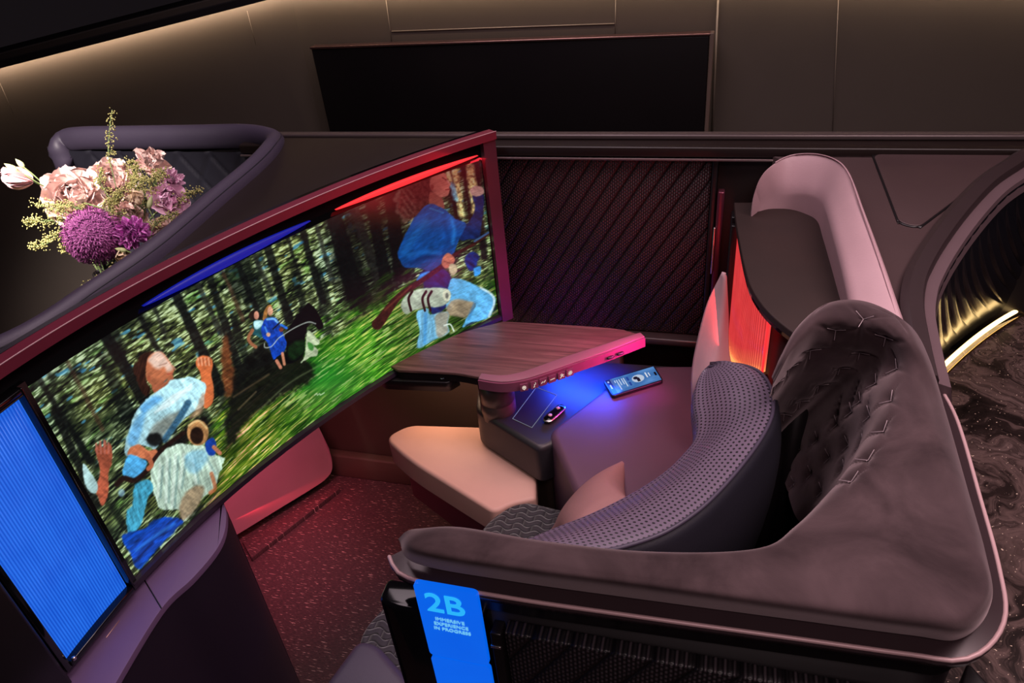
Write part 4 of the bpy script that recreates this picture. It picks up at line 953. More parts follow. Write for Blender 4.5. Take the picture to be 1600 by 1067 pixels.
# stations: outer lower, outer edge, top, bend, inner points
ST = [
 [(622, 842, 1.075), (626, 838, 1.09), (632, 832, 1.10), (640, 828, 1.10), (650, 826, 1.09), (660, 826, 1.07), (665, 828, 1.05)],
 [(650, 880, 1.06), (652, 866, 1.105), (662, 848, 1.118), (690, 830, 1.120), (715, 824, 1.11), (722, 826, 1.06), (722, 840, .95)],
 [(800, 908, 1.06), (802, 893, 1.107), (812, 876, 1.120), (835, 854, 1.122), (850, 846, 1.112), (858, 850, 1.06), (858, 870, .90)],
 [(1000, 936, 1.06), (1002, 920, 1.107), (1005, 902, 1.120), (1010, 876, 1.122), (1015, 862, 1.112), (1020, 868, 1.05), (1020, 890, .85)],
 [(1240, 968, 1.06), (1242, 952, 1.107), (1238, 922, 1.120), (1205, 876, 1.122), (1182, 857, 1.112), (1178, 880, 1.03), (1170, 960, .80)],
 [(1420, 992, 1.06), (1424, 974, 1.107), (1400, 926, 1.12), (1290, 836, 1.122), (1246, 820, 1.110), (1240, 850, 1.02), (1215, 930, .75)],
 [(1500, 998, 1.06), (1508, 976, 1.107), (1480, 920, 1.12), (1360, 790, 1.122), (1308, 758, 1.105), (1294, 788, 1.01), (1250, 880, .72)],
 [(1546, 950, 1.06), (1548, 930, 1.105), (1520, 884, 1.12), (1402, 740, 1.122), (1345, 708, 1.10), (1322, 735, .99), (1255, 830, .70)],
 [(1540, 875, 1.06), (1538, 860, 1.10), (1508, 815, 1.12), (1425, 695, 1.122), (1370, 660, 1.10), (1326, 695, .97), (1240, 800, .70)],
 [(1512, 765, 1.06), (1508, 755, 1.10), (1485, 725, 1.12), (1428, 648, 1.124), (1378, 612, 1.10), (1308, 660, .96), (1225, 750, .70)],
 [(1478, 645, 1.06), (1474, 637, 1.10), (1450, 610, 1.12), (1418, 575, 1.13), (1380, 565, 1.10), (1300, 615, .96), (1212, 700, .72)],
 [(1452, 560, 1.09), (1446, 552, 1.13), (1432, 540, 1.155), (1402, 525, 1.16), (1365, 530, 1.14), (1295, 590, 1.02), (1212, 680, .82)],
 [(1425, 515, 1.09), (1418, 505, 1.13), (1402, 497, 1.165), (1370, 495, 1.175), (1335, 515, 1.15), (1280, 575, 1.05), (1212, 660, .87)],
 [(1360, 478, 1.10), (1355, 472, 1.14), (1345, 471, 1.17), (1325, 480, 1.175), (1305, 510, 1.15), (1265, 565, 1.07), (1210, 645, .92)],
 [(1300, 480, 1.10), (1296, 474, 1.13), (1290, 476, 1.16), (1285, 490, 1.165), (1275, 520, 1.14), (1250, 565, 1.08), (1208, 635, .95)],
 [(1250, 515, 1.09), (1248, 509, 1.12), (1247, 511, 1.145), (1246, 525, 1.145), (1242, 545, 1.13), (1232, 575, 1.09), (1207, 625, .99)],
 [(1222, 560, 1.08), (1220, 556, 1.10), (1221, 558, 1.12), (1224, 565, 1.12), (1222, 575, 1.11), (1216, 592, 1.08), (1206, 618, 1.02)],
 [(1208, 590, 1.05), (1206, 588, 1.07), (1206, 590, 1.085), (1208, 594, 1.085), (1208, 600, 1.08), (1206, 608, 1.06), (1203, 622, 1.02)],
]
rows = [[W(*p) for p in r] for r in ST]
Ytuft = []
def tuft(Gm):
    # offset a hexagonal set of pinches on the inner side (columns past the bend)
    nu, nv, _ = Gm.shape
    a = np.gradient(Gm, axis=0); b = np.gradient(Gm, axis=1); N = np.cross(a, b); N /= np.linalg.norm(N, axis=2)[..., None]+1e-9
    if N[nu//3, nv//3, 2] < 0: N = -N
    pts = []
    sp = .062
    px, py = topx(Gm.reshape(-1, 3)); px = px.reshape(nu, nv); py = py.reshape(nu, nv)
    # tuft positions measured in the photograph, looked up on the surface
    TP = [(1348, 497), (1306, 522), (1270, 553), (1238, 580), (1216, 604), (1380, 532), (1343, 558), (1314, 582), (1283, 608), (1253, 632), (1226, 652), (1394, 573), (1362, 596), (1335, 625), (1322, 640), (1300, 662), (1272, 684), (1246, 700), (1222, 716), (1385, 620), (1350, 648), (1318, 694), (1290, 715), (1262, 740), (1235, 755), (1374, 667), (1340, 690), (1310, 730), (1280, 765), (1350, 712), (1325, 745)]
    F = Gm.reshape(-1, 3); depth = np.zeros(len(F)); Nf = N.reshape(-1, 3); jj = np.tile(np.arange(nv), nu)
    for (x, y) in TP:
        m = np.hypot(px.ravel()-x, py.ravel()-y)+(jj < nv*.52)*1e3; k = int(np.argmin(m))
        if m[k] > 14: continue
        Ytuft.append((F[k].copy(), Nf[k].copy(), x, y)); d = np.linalg.norm(F-F[k], axis=1)
        depth = np.maximum(depth, np.exp(-(d/.011)**1.3)*1.0)
        # folds running out from the pinch
        up = np.array([0, 0, 1.])-Nf[k]*Nf[k][2]; up /= np.linalg.norm(up); sdv = np.cross(up, Nf[k])
        r = F-F[k]; uu = r@sdv; vv = r@up
        for ang in (math.radians(90-180), math.radians(30), math.radians(150)):
            ax = math.cos(ang); ay = math.sin(ang); al = uu*ax+vv*ay; pe = np.abs(-uu*ay+vv*ax)
            depth = np.maximum(depth, .75*np.exp(-(pe/.004)**1.5)*np.exp(-(np.clip(al, 0, 1)/.026)**2)*(al > -.002)*(d < .06))
    out = F-Nf*(depth*.011)[:, None]
    # soft padding between pinches
    return out.reshape(Gm.shape)
me, Gv = net(rows, 300, 130, disp=tuft); vel = link('velvet_padding', me, 'velvet', vsn)
# silver Y seams
ys_ = []
for (p, n, x, y) in Ytuft:
    p = Vector(p)-Vector(n)*.0075; n = Vector(n); up = (Vector((0, 0, 1))-n*n.z).normalized(); sd_ = up.cross(n)
    for ang, L_ in ((-90, .015), (30, .015), (150, .015)):
        a = math.radians(ang); q = p+(sd_*math.cos(a)+up*math.sin(a))*L_+n*.006
        ys_.append(tube([p, q], .0006, n=5, up=(.3, .2, 1)))
for k in range(0, len(ys_), 3): lab(link('tuft_seam', join(ys_[k:k+3]), 'thread', vsn), 'pale three pointed seam')
# trim below the padding
OL = [rows[k][0] for k in range(0, 14)]
tr_path = cr([Vector((p.x, p.y, 0)) for p in OL], 110)
def at_z(path, z, off=0):
    t = np.gradient(path, axis=0); t /= np.linalg.norm(t, axis=1)[:, None]; s = np.stack([t[:, 1], -t[:, 0]], 1)
    return [(p[0]+s[i, 0]*off, p[1]+s[i, 1]*off, z) for i, p in enumerate(path)]
autosmooth(link('upper_trim', sweep(at_z(tr_path, 1.03), [(-.03, 0), (.010, 0), (.017, .006), (.019, .014), (.016, .020), (-.03, .026)]), plain('trim_gloss', (.045, .028, .032), .25, .2), vsn), 40)
link('trim_line', tube(at_z(tr_path, 1.0495, .0165), .0028, n=8), plain('rose_trim_line', (.55, .36, .37), .4, .1), vsn)
autosmooth(link('lower_trim', sweep(at_z(tr_path[6:], .990, -.004), [(-.03, 0), (.0, 0), (.002, .045), (-.03, .045)]), 'black', vsn), 40)
link('outer_skin', wallstrip([(p[0], p[1]) for p in at_z(tr_path, 0, -.012)], .0, 1.03, .02, -1), 'black', vsn)
# door with lit sign
dr = thing('suite_door', 'dark woven suite door with lit blue sign reading 2B in front of velvet shell', 'door', (-.1, .55, 0))
yd = .548
x0d = W(622, 893, .985).x
autosmooth(link('door_frame', slab(roundpoly([(x0d-.008, yd+.03), (x0d-.006, yd-.008), (x0d+.02, yd-.016), (-.255, yd-.014), (-.255, yd+.03)], .012, 5), .0, .992, .006), 'blackg', dr))
px0 = WY(652, 905, yd-.018)
def signface(zt_, zb_, name, txt=True):
    xs0, xs1 = WY(645, 905, yd-.018).x, WY(745, 921, yd-.018).x
    return xs0, xs1
xs0, xs1 = signface(0, 0, '')
zsg = WY(694, 916, yd-.018).z
blue = NT('blue_sign_glass'); gr_ = blue.n('ShaderNodeTexGradient'); 
blue.set(Base_Color=(.01, .02, .05), Emission_Color=blue.mix(blue.noise(blue.coords('Object', (3, 3, 3)), 1.5), (.0, .08, .72), (.0, .17, .95)), Emission_Strength=.95, Roughness=.15)
def plate(x0, x1, z0, z1, r):
    poly_ = roundpoly([(x0, z0), (x1, z0), (x1, z1), (x0, z1)], r, 5); n = len(poly_)
    vs = [(p[0], yd-.0205, p[1]) for p in poly_]+[(p[0], yd-.014, p[1]) for p in poly_]
    fs = [tuple(range(n)), tuple(range(n, 2*n))[::-1]]+[(i, (i+1) % n+0, (i+1) % n+n, i+n) for i in range(n)]
    me = mesh(vs, fs); bm = bmesh.new(); bm.from_mesh(me); bmesh.ops.recalc_face_normals(bm, faces=bm.faces); bm.to_mesh(me); bm.free(); return me
zsplit = WY(720, 1030, yd-.018).z
sg = lab(link('sign_panel', plate(xs0, xs1, zsplit+.0015, zsg, .008), blue.m, dr, False), 'lit blue sign panel')
lab(link('lower_panel', plate(xs0, xs1, zsplit-.25, zsplit-.0015, .008), blue.m, dr, False), 'lit blue lower panel')
def text(body, size, loc, mat, parent, name, ext=.0006):
    cu = bpy.data.curves.new('t', 'FONT'); cu.body = body; cu.size = size; cu.align_x = 'CENTER'; cu.extrude = ext; cu.space_line = .8
    cu.offset = size*.012 if size > .02 else 0
    o = bpy.data.objects.new('t', cu); S.collection.objects.link(o)
    bpy.context.view_layer.update(); me = bpy.data.meshes.new_from_object(o.evaluated_get(bpy.context.evaluated_depsgraph_get()))
    bpy.data.objects.remove(o)
    R = Matrix.Rotation(math.pi/2, 4, 'X'); me.transform(Matrix.Translation(loc) @ R)
    t = bpy.data.objects.new(name, me); S.collection.objects.link(t); me.materials.append(mat); t.parent = parent
    t.matrix_parent_inverse = Matrix.Translation(-Vector(vsn.location)*0); return t
cyan = emis('cyan_letters', (.02, .45, .95), 1.0); cyan2 = emis('pale_letters', (.15, .55, .95), .9)
xm = (xs0+xs1)/2
def WYz(px, py): return WY(px, py, yd-.0215)
a = WYz(695, 958); t1 = text('2B', .050, (a.x+.002, yd-.0212, a.z), cyan, sg, 'seat_number'); t1['label'] = 'cyan seat number 2B'
for k, s_ in enumerate(('IMMERSIVE', 'EXPERIENCE', 'IN PROGRESS')):
    p = WYz(703+k*2, 973+k*7.5); t2 = text(s_, .0085, (p.x, yd-.0212, p.z), cyan2, sg, 'caption_line')
for t_ in sg.children: t_.matrix_parent_inverse = Matrix.Translation(-Vector(dr.location)) if False else Matrix.Identity(4)
link('door_post', box(xs1+.009, xs1+.024, yd-.022, yd, 0, .985, .002), 'black', dr)
link('latch', box(xs1+.008, xs1+.022, yd-.0235, yd-.02, .957, .961, .0005), 'silver', dr)
lab(link('woven_skin', box(xs1+.026, .285, yd-.016, yd+.006, 0, .982, .003), 'woven2', dr), 'charcoal woven door skin')
link('corner_post', slab(roundpoly([(.286, yd-.016), (.318, yd-.008), (.335, yd+.02), (.31, yd+.06), (.286, yd)], .01), 0, .98, .003), 'black', dr)

#@@RIGHT
# ------------------------------------------------------------------ right wing: leather ring, lamp cabinet, hatch top, alcove
wg = thing('rose_leather_wing', 'rose pink leather padded wing curving round the lamp cabinet', 'seat wing', (.2, 1.4, .6))
outr = [(1178, 318, 1.09), (1180, 298, 1.13), (1195, 268, 1.165), (1228, 246, 1.18), (1268, 241, 1.19), (1305, 250, 1.195), (1328, 272, 1.195), (1350, 330, 1.18), (1378, 405, 1.16), (1404, 480, 1.13), (1425, 540, 1.10)]
innr = [(1180, 330, 1.07), (1186, 318, 1.09), (1206, 304, 1.105), (1236, 298, 1.115), (1262, 298, 1.125), (1282, 306, 1.13), (1292, 325, 1.14), (1303, 362, 1.14), (1318, 420, 1.13), (1330, 475, 1.11), (1345, 540, 1.09)]
rows = []
for k in range(len(outr)):
    o, i = W(*outr[k]), W(*innr[k]); d = Vector((o.x-i.x, o.y-i.y, 0)).normalized()
    rows.append([i-Vector((0, 0, .14))+d*.01, i-Vector((0, 0, .03)), i, i.lerp(o, .35)+Vector((0, 0, .008)), i.lerp(o, .8)+Vector((0, 0, .008)), o-Vector((0, 0, .001)), o+d*.006-Vector((0, 0, .02)), o+d*.004-Vector((0, 0, .09))])
me, Gr = net(rows, 80, 50); link('padded_band', me, 'rose', wg)
op = np.array([cru([tuple(W(*p)) for p in outr], 120)])[0]; ip = np.array([cru([tuple(W(*p)) for p in innr], 120)])[0]
q = op*.86+ip*.14; q[:, 2] = op[:, 2]+.0035
lab(link('stitching', tube(q[40:], .0009, n=5), plain('rose_seam', (.22, .12, .14), .6), wg), 'darker double seam along the edge')
q2 = op*.93+ip*.07; q2[:, 2] = op[:, 2]+.0022
lab(link('welt', tube(q2[30:], .0016, n=6), 'rose', wg), 'raised welt')
lowb = [[W(1131, 425, 1.02), W(1132, 428, 1.02), W(1133, 434, 1.01)], [W(1108, 470, .95), W(1128, 480, .95), W(1136, 490, .93)], [W(1094, 520, .88), W(1118, 530, .89), W(1138, 545, .87)], [W(1084, 570, .82), W(1110, 578, .84), W(1146, 590, .82)], [W(1082, 610, .78), W(1110, 620, .80), W(1150, 630, .78)], [W(1084, 660, .70), W(1110, 670, .72), W(1150, 680, .70)]]
me, _ = net(lowb, 40, 20); lo = link('lower_bolster', me, 'rose', wg); md = lo.modifiers.new('s', 'SOLIDIFY'); md.thickness = .008; md.offset = 0
# lamp cabinet
lc = thing('lamp_cabinet', 'dark cabinet with brown leather top and glowing red ribbed glass side', 'cabinet', (.13, 1.45, .6))
CT = 1.07
edge = [(1147, 316), (1150, 345), (1155, 375), (1162, 410), (1172, 445), (1190, 475), (1212, 498), (1240, 520), (1254, 530)]
ec_ = cr([tuple(W(*p, CT).xy) for p in edge], 40)
topo = [tuple(p) for p in ec_]+[tuple(W(1285, 536, CT).xy), tuple(W(1336, 480, CT).xy), tuple(W(1330, 430, CT).xy), tuple(W(1308, 345, CT).xy), tuple(W(1292, 316, CT).xy)]
autosmooth(link('leather_top', slab(topo, CT-.014, CT, .003), 'brown', lc))
cen2 = np.array([.17, 1.4]); ins = lambda p, k: tuple(cen2+(np.array(p)-cen2)*k)
autosmooth(link('top_edge', slab([ins(p, .985) for p in topo], CT-.024, CT-.0145, 0), 'blackg', lc))
gp = [ins(p, .93) for p in ec_[3:33]]
gzb = [.70+.22*(k/29)**1.25 for k in range(30)]
gme = wallstrip(gp, gzb, CT-.030, .008, -1)
for _p in gme.polygons:
    for li in _p.loop_indices: gme.uv_layers[0].data[li].uv[1] -= gzb[gme.loops[li].vertex_index//4]
lab(link('ribbed_glass', gme, ribglass_mat('red_ribbed_glass', (.30, .004, .008), (1.0, .075, .075), 1.05, .011, (.018, (1.0, .34, .10))), lc), 'glowing red ribbed glass')
lab(link('lamp_tube', wallstrip([ins(p, .945) for p in ec_[4:32]], [z-.004 for z in gzb[1:29]], [z+.006 for z in gzb[1:29]], .010, -1), emis('amber_tube', (1, .30, .08), 1.6), lc), 'bright amber strip at the foot of the glass')
autosmooth(link('glass_frame', wallstrip([ins(p, .955) for p in ec_[3:33]], [z-.03 for z in gzb], [z-.004 for z in gzb], .03, -1), 'maroonm', lc))
link('glass_post', box(gp[0][0]-.016, gp[0][0]-.001, gp[0][1]-.012, gp[0][1]+.004, .66, CT-.026, .003), 'black', lc)
link('side_post', box(ec_[0][0]-.004, ec_[0][0]+.016, ec_[0][1]-.03, ec_[0][1]+.01, .70, CT-.025, .003), 'black', lc)
link('carcass', slab([ins(p, .86) for p in topo], .0, CT-.025, 0), 'black', lc)
link('foot', slab([ins(p, .80) for p in topo], .0, .60, .0), 'black', lc)
link('end_post', box(gp[-1][0]-.001, gp[-1][0]+.003, gp[-1][1]-.012, gp[-1][1]+.004, .90, CT-.026, .001), RED, lc)
# sloping plum-brown top with hatch, and band
bandp = [(1640, 232), (1600, 246), (1575, 262), (1540, 285), (1513, 310), (1480, 348), (1451, 388), (1432, 420), (1421, 446), (1416, 485), (1424, 540), (1436, 600)]
BT = 1.172
bo_ = cr([tuple(WP(*p).xy) for p in bandp], 60)
hp = roundpoly([WP(1364, 243).xy, WP(1590, 243).xy, WP(1562, 262).xy, WP(1435, 357).xy, WP(1405, 350).xy], [.02, .02, .03, .03, .03], 6)
tt = thing('wing_top_surface', 'plum brown leather top with inset triangular hatch right of the rose wing', 'surface', (.4, 1.6, .6))
bs = [(.10, 1.732), (1.2, 1.732), (1.2, 1.70)]+[tuple(p) for p in bo_[:]]+[tuple(WP(1400, 600).xy), tuple(WP(1370, 480).xy), tuple(WP(1320, 300).xy), tuple(WP(1260, 262).xy)]
autosmooth(link('top', slope(slab(bs, BT-.02, BT, .004)), 'taupe', tt))
link('body', slab([(p[0], p[1]) for p in [(.30, 1.73), (1.2, 1.73), (1.2, 1.70)]+[tuple(p) for p in bo_[::4]]+[tuple(WP(1400, 600).xy), (.29, 1.1)]], .0, BT-.16, 0), 'black', tt, False)
autosmooth(link('hatch', slope(slab(hp, BT, BT+.004, .002)), 'taupe', tt))
link('hatch_groove', slope(tube([(p[0], p[1], BT+.0005) for p in cr([tuple(q) for q in hp], 120, True)], .0035, .0022, n=8, closed=True)), 'black', tt)
al = thing('alcove_surround', 'curved dark plum band framing the glossy black alcove at far right', 'surround', (.45, 1.3, .7))
autosmooth(link('outer_band', sweep([(p[0], p[1], BT-.02+SLB*(p[1]-1.73)) for p in bo_[::-1]], [(-.012, 0), (-.012, .034), (.0, .042), (.022, .038), (.026, .030), (.026, 0)]), plain('dark_band', (.035, .022, .024), .4), al), 30)
autosmooth(link('inner_band', sweep([(p[0], p[1], BT-.02+SLB*(p[1]-1.73)) for p in bo_[::-1]], [(.026, -.01), (.026, .024), (.045, .018), (.052, -.01)]), plain('plum_band', (.13, .085, .095), .4), al), 30)
# glossy pleated alcove wall: from the band down to the counter
LEDP = [(1740, 405), (1690, 428), (1640, 455), (1600, 479), (1565, 499), (1530, 523), (1495, 552), (1462, 584), (1430, 618), (1400, 660)]
def alc():
    n = 300; B0 = cr([tuple(p) for p in bo_], n); t = np.gradient(B0, axis=0); t /= np.linalg.norm(t, axis=1)[:, None]; nr = np.stack([-t[:, 1], t[:, 0]], 1)
    if nr[150][0] < 0: nr = -nr
    top = B0+nr*.048; bot = cr([tuple(W(*p, .797).xy) for p in LEDP], n)
    tb_ = np.gradient(bot, axis=0); tb_ /= np.linalg.norm(tb_, axis=1)[:, None]; nb = np.stack([-tb_[:, 1], tb_[:, 0]], 1)
    if nb[150][0] > 0: nb = -nb
    bot = bot+nb*.022
    s = np.concatenate([[0], np.cumsum(np.linalg.norm(np.diff(bot, axis=0), axis=1))]); vs = []; fs = []; nz = 16
    for i in range(n):
        ph_ = abs((s[i]/.05) % 1-.5)*2; h = .008*(1-ph_**4)
        for j in range(nz):
            v = j/(nz-1); zt2 = BT-.01+SLB*(B0[i, 1]-1.73); z = zt2+(.79-zt2)*v; w = v**1.6
            p = top[i]*(1-w)+bot[i]*w-nb[i]*h*math.sin(math.pi*min(1, v*1.15))
            vs.append((p[0], p[1], z))
    for i in range(n-1):
        for j in range(nz-1): fs.append((i*nz+j, i*nz+j+1, (i+1)*nz+j+1, (i+1)*nz+j))
    return mesh(vs, fs), B0, nr
me, B0, nr = alc(); lab(link('pleated_wall', me, plain('black_gloss_leather', (.010, .010, .014), .16), al), 'glossy black pleated curved wall')
mc = autosmooth(link('marbled_counter', slab([(.325, -.25), (1.35, -.25), (1.35, 1.76), (.73, 1.76), (.58, 1.63), (.45, 1.46), (.37, 1.37), (.30, 1.25)], .765, .790, .002), 'marble')); tag(mc, 'dark glossy marbled surface with sparkling flecks right of the velvet shell', 'counter')
cbz = link('counter_base', box(.38, 1.3, -.2, 1.6, 0, .764, .002), 'black'); tag(cbz, 'black base under the marbled surface', 'base')
led = [tuple(W(*p, .797)) for p in LEDP[1:9]]
lg = thing('gold_light_strip', 'bright golden light strip curving along the marbled surface', 'light strip', led[3])
link('glow_tube', tube(cr(led, 60), .0050, n=10), emis('golden_led', (1.0, .66, .26), 4.5), lg)
led2 = [(p[0]+.010, p[1]-.012, .792) for p in led]
link('channel', tube(cr(led2, 60), .0022, n=8), plain('gold_metal', (.75, .52, .2), .25, 1.), lg)

#@@FORE
# ------------------------------------------------------------------ foreground ottoman below the door
ot = thing('quilted_ottoman', 'quilted dark ottoman with plum leather corner at bottom centre beside the door', 'ottoman', (-.6, .78, 0))
oq = roundpoly([W(556, 1000, .44).xy, W(620, 930, .44).xy, W(680, 935, .44).xy, (-.40, .60), (-.50, .58)], [.05, .04, .02, .02, .02], 8)
autosmooth(link('quilted_top', slab(oq, .34, .45, .025, 5), 'quilt', ot), 60)
ol = roundpoly([W(500, 1085, .46).xy, W(560, 1003, .46).xy, W(590, 1008, .46).xy, W(660, 1085, .46).xy, W(600, 1130, .46).xy], [.03, .03, .03, .03, .03], 8)
lab(autosmooth(link('leather_corner', slab(ol, .36, .475, .02, 5), 'plum', ot), 60), 'smooth plum leather corner')
link('base', slab([(p[0]*.97-.018, .7+(p[1]-.7)*.9) for p in oq], 0, .339, 0), 'black', ot)

#@@FLOWERS
# ------------------------------------------------------------------ flowers
random.seed(5)
def pmat(name, c0, c1, tr=.25):
    a = NT(name); n = a.noise(a.coords(), 40, 3); a.set(Base_Color=a.mix(n, c0, c1), Roughness=.6, Subsurface_Weight=.0)
    return a.m
MP = pmat('pale_pink_petal', (.86, .60, .56), (.95, .78, .73)); ML = pmat('lilac_petal', (.88, .50, .72), (.96, .72, .84)); MM = pmat('magenta_petal', (.78, .20, .70), (.95, .45, .88)); MR = pmat('rosy_petal', (.74, .42, .46), (.86, .58, .58))
MA = pmat('purple_floret', (.22, .03, .17), (.58, .16, .46)); MG = pmat('yellow_green_floret', (.36, .34, .09), (.58, .54, .22)); MS = pmat('green_stem', (.10, .16, .05), (.20, .26, .09)); MO = pmat('orange_stamen', (.8, .30, .03), (.9, .45, .06)); MB_ = pmat('green_bud', (.36, .42, .16), (.55, .58, .30)); MC = pmat('cream_petal', (.72, .55, .38), (.82, .66, .48))
def petal(L, Wd, curl, cup, ruffle, rs, nx=9, ny=11):
    """petal grid in local space: base at origin, grows along +x, cups up +z"""
    vs = []
    for i in range(nx):
        u = i/(nx-1); w = Wd*math.sin(math.pi*min(.97, .07+u*.74))**.75
        for j in range(ny):
            v = 2*j/(ny-1)-1
            x = L*(math.sin(u*curl)/curl if curl else u); z = L*((1-math.cos(u*curl))/curl if curl else 0)
            z += cup*v*v*w+ruffle*L*(math.sin(v*7+rs)+.6*math.sin(v*15+rs*2))*u*u; x -= .16*L*v*v*u
            vs.append(Vector((x, v*w*.5, z)))
    fs = [(i*ny+j, (i+1)*ny+j, (i+1)*ny+j+1, i*ny+j+1) for i in range(nx-1) for j in range(ny-1)]
    return vs, fs
def bloom(R, layers, L0=.45, ruffle=.04, tilt=None, seed=0):
    """layers: list of (n petals, elevation deg, length factor, width factor, curl)"""
    rd = random.Random(seed); V = []; F = []
    for (n, el, lf, wf, curl) in layers:
        for k in range(n):
            vs, fs = petal(R*lf*(.9+.2*rd.random()), R*wf*(.85+.3*rd.random()), curl, .35, ruffle, rd.random()*6)
            az = 2*math.pi*(k+rd.random()*.5)/n; e = math.radians(el+rd.uniform(-9, 9))
            M = Matrix.Rotation(az, 4, 'Z') @ Matrix.Rotation(-e, 4, 'Y') @ Matrix.Rotation(rd.uniform(-.25, .25), 4, 'X')
            o = len(V); V += [M @ v for v in vs]; F += [tuple(i+o for i in f) for f in fs]
    return V, F
def orient(V, loc, dirv):
    q = Vector(dirv).to_track_quat('Z', 'Y'); return [Vector(loc)+q @ v for v in V]
vpos = WD(168, 436, 1.72)
camv = Vector((0, 0, CAMZ))
def flower(name, label, loc, dirv, R, layers, mat, ruffle=.04, seed=0, center=None, stem=True, cat='flower'):
    t = thing(name, label, cat, tuple(loc), {'peony': 'peonies in the bouquet', 'carnation': 'carnations in the bouquet', 'rose': 'cream roses in the bouquet', 'lisianthus': 'lisianthus blooms in the bouquet'}[name]); V, F = bloom(R, layers, ruffle=ruffle, seed=seed)
    link('petals', mesh(orient(V, loc, dirv), F), mat, t)
    if center:
        cs_ = []
        for k in range(24):
            a = random.random()*6.28; r = random.random()*R*.16
            p = Vector((r*math.cos(a), r*math.sin(a), R*.10)); q_ = p*1.3+Vector((0, 0, R*.10))
            A_, B_ = orient([p, q_], loc, dirv); cs_.append(tube([A_, B_], R*.018, n=5))
        link('stamens', join(cs_), center, t)
    if stem:
        d = Vector(dirv).normalized(); pts = cr([Vector(loc)-d*R*.1, Vector(loc)-d*R*.7-Vector((0, 0, .02)), vpos+Vector(((loc[0]-vpos.x)*.15, (loc[1]-vpos.y)*.15, .03)), vpos-Vector((0, 0, .08))], 16)
        link('stem', tube(pts, .0022, n=6), MS, t)
    return t
peony = [(9, 2, .98, .85, .35), (9, 16, 1.0, .8, .55), (9, 30, .92, .75, .8), (9, 44, .82, .62, .9), (8, 57, .68, .5, 1.1), (7, 70, .52, .42, 1.2), (5, 82, .38, .34, 1.2)]
def toward(loc, up=.5, sx=0):
    d = (camv-Vector(loc)).normalized(); return d+Vector((sx, 0, up))
p = WD(120, 312, 1.70); flower('peony', 'large open pale pink peony at left with orange stamens', p, toward(p, .3, -.2), .078, peony, MP, .07, 1, MO)
p = WD(178, 290, 1.78); flower('peony', 'pale pink peony at centre behind the tall sprig', p, toward(p, .6), .066, peony, MP, .07, 2)
p = WD(238, 262, 1.86); flower('peony', 'pale pink peony highest at right with curled petals', p, toward(p, .8, .2), .056, [(6, 20, 1.0, .6, .5), (6, 50, 1.1, .55, .6), (6, 72, .9, .5, .9)], MP, .08, 3)
p = WD(200, 345, 1.68); flower('peony', 'blush peony between the purple allium and the magenta carnation', p, toward(p, .5), .050, peony, MP, .07, 4)
p = WD(252, 372, 1.66); flower('peony', 'pale pink flower low at right by the shell rim', p, toward(p, .2, .3), .050, peony, MP, .07, 14)
p = WD(262, 315, 1.68); flower('lisianthus', 'lilac pink ruffled flower at right near the rim', p, toward(p, .3, .2), .050, [(6, 10, 1.0, .95, .6), (6, 35, .95, .9, .8), (5, 60, .8, .7, 1.1), (4, 78, .6, .5, 1.2)], ML, .09, 5)
p = WD(266, 284, 1.74); flower('carnation', 'small lilac carnation behind the yellow green sprays at right', p, toward(p, .5, .3), .034, [(9, 10, 1, .5, .4), (9, 35, 1, .5, .5), (8, 60, .9, .45, .5), (6, 80, .8, .4, .3)], ML, .14, 6)
p = WD(208, 364, 1.60); flower('carnation', 'bright magenta carnation beside the purple allium', p, toward(p, .2), .040, [(11, 5, 1, .5, .4), (11, 25, 1, .5, .5), (10, 45, 1, .5, .5), (9, 65, .95, .45, .4), (7, 80, .9, .4, .3)], MM, .16, 7)
p = WD(216, 318, 1.64); flower('rose', 'half closed cream rosebud in the centre of the bouquet', p, toward(p, 1.2), .034, [(4, 60, 1, .9, .9), (4, 74, 1, .8, 1.0), (4, 82, .9, .6, 1.0)], MC, .03, 8)
p = WD(190, 398, 1.60); flower('rose', 'small cream flower under the magenta carnation', p, toward(p, -.1, .3), .030, [(5, 30, 1, .9, .9), (4, 60, 1, .8, 1.0)], MC, .03, 18)
# pale lisianthus reaching out to the left
p = WD(52, 282, 1.66); dv = (WD(10, 277, 1.64)-p).normalized()
t = flower('lisianthus', 'pale pink bell shaped bloom reaching out furthest left', p, dv, .058, [(5, 66, 1, .85, .5), (5, 74, 1, .8, .45), (4, 82, .9, .6, .4)], MR, .05, 9, stem=False)
stp = cr([p, WD(80, 300, 1.67), WD(115, 330, 1.70), vpos+Vector((-.01, 0, .03)), vpos-Vector((0, 0, .08))], 20); link('stem', tube(stp, .0024, n=6), MS, t)
def bud(label, px, py, d, ln, wd, tx, ty):
    a = WD(px, py, d); b = WD(tx, ty, d); ax = (b-a).normalized(); t = thing('flower_bud', label, 'flower bud', tuple(a), 'green buds in the bouquet')
    prof = [(.001, 0), (wd*.7, ln*.12), (wd, ln*.35), (wd*.75, ln*.65), (wd*.3, ln*.9), (.0008, ln)]
    me = lathe(prof, 14); q = ax.to_track_quat('Z', 'Y'); me.transform(Matrix.Translation(a) @ q.to_matrix().to_4x4()); link('bud_petals', me, MB_, t)
    link('stem', tube(cr([a, a-ax*.03+Vector((0.01, 0, -.005)), WD(92, 316, 1.69), vpos-Vector((0, 0, .05))], 16), .0016, n=6), MS, t)
bud('green tipped bud leaning left over the furthest left bloom', 28, 268, 1.64, .035, .0075, 4, 254)
bud('smaller green bud above the furthest left bloom', 38, 262, 1.66, .028, .0065, 22, 246)
bud('slim green bud in front of the lilac flower', 232, 326, 1.60, .030, .006, 238, 302)
bud('green bud beneath the purple allium pointing left', 198, 392, 1.58, .026, .0055, 178, 388)
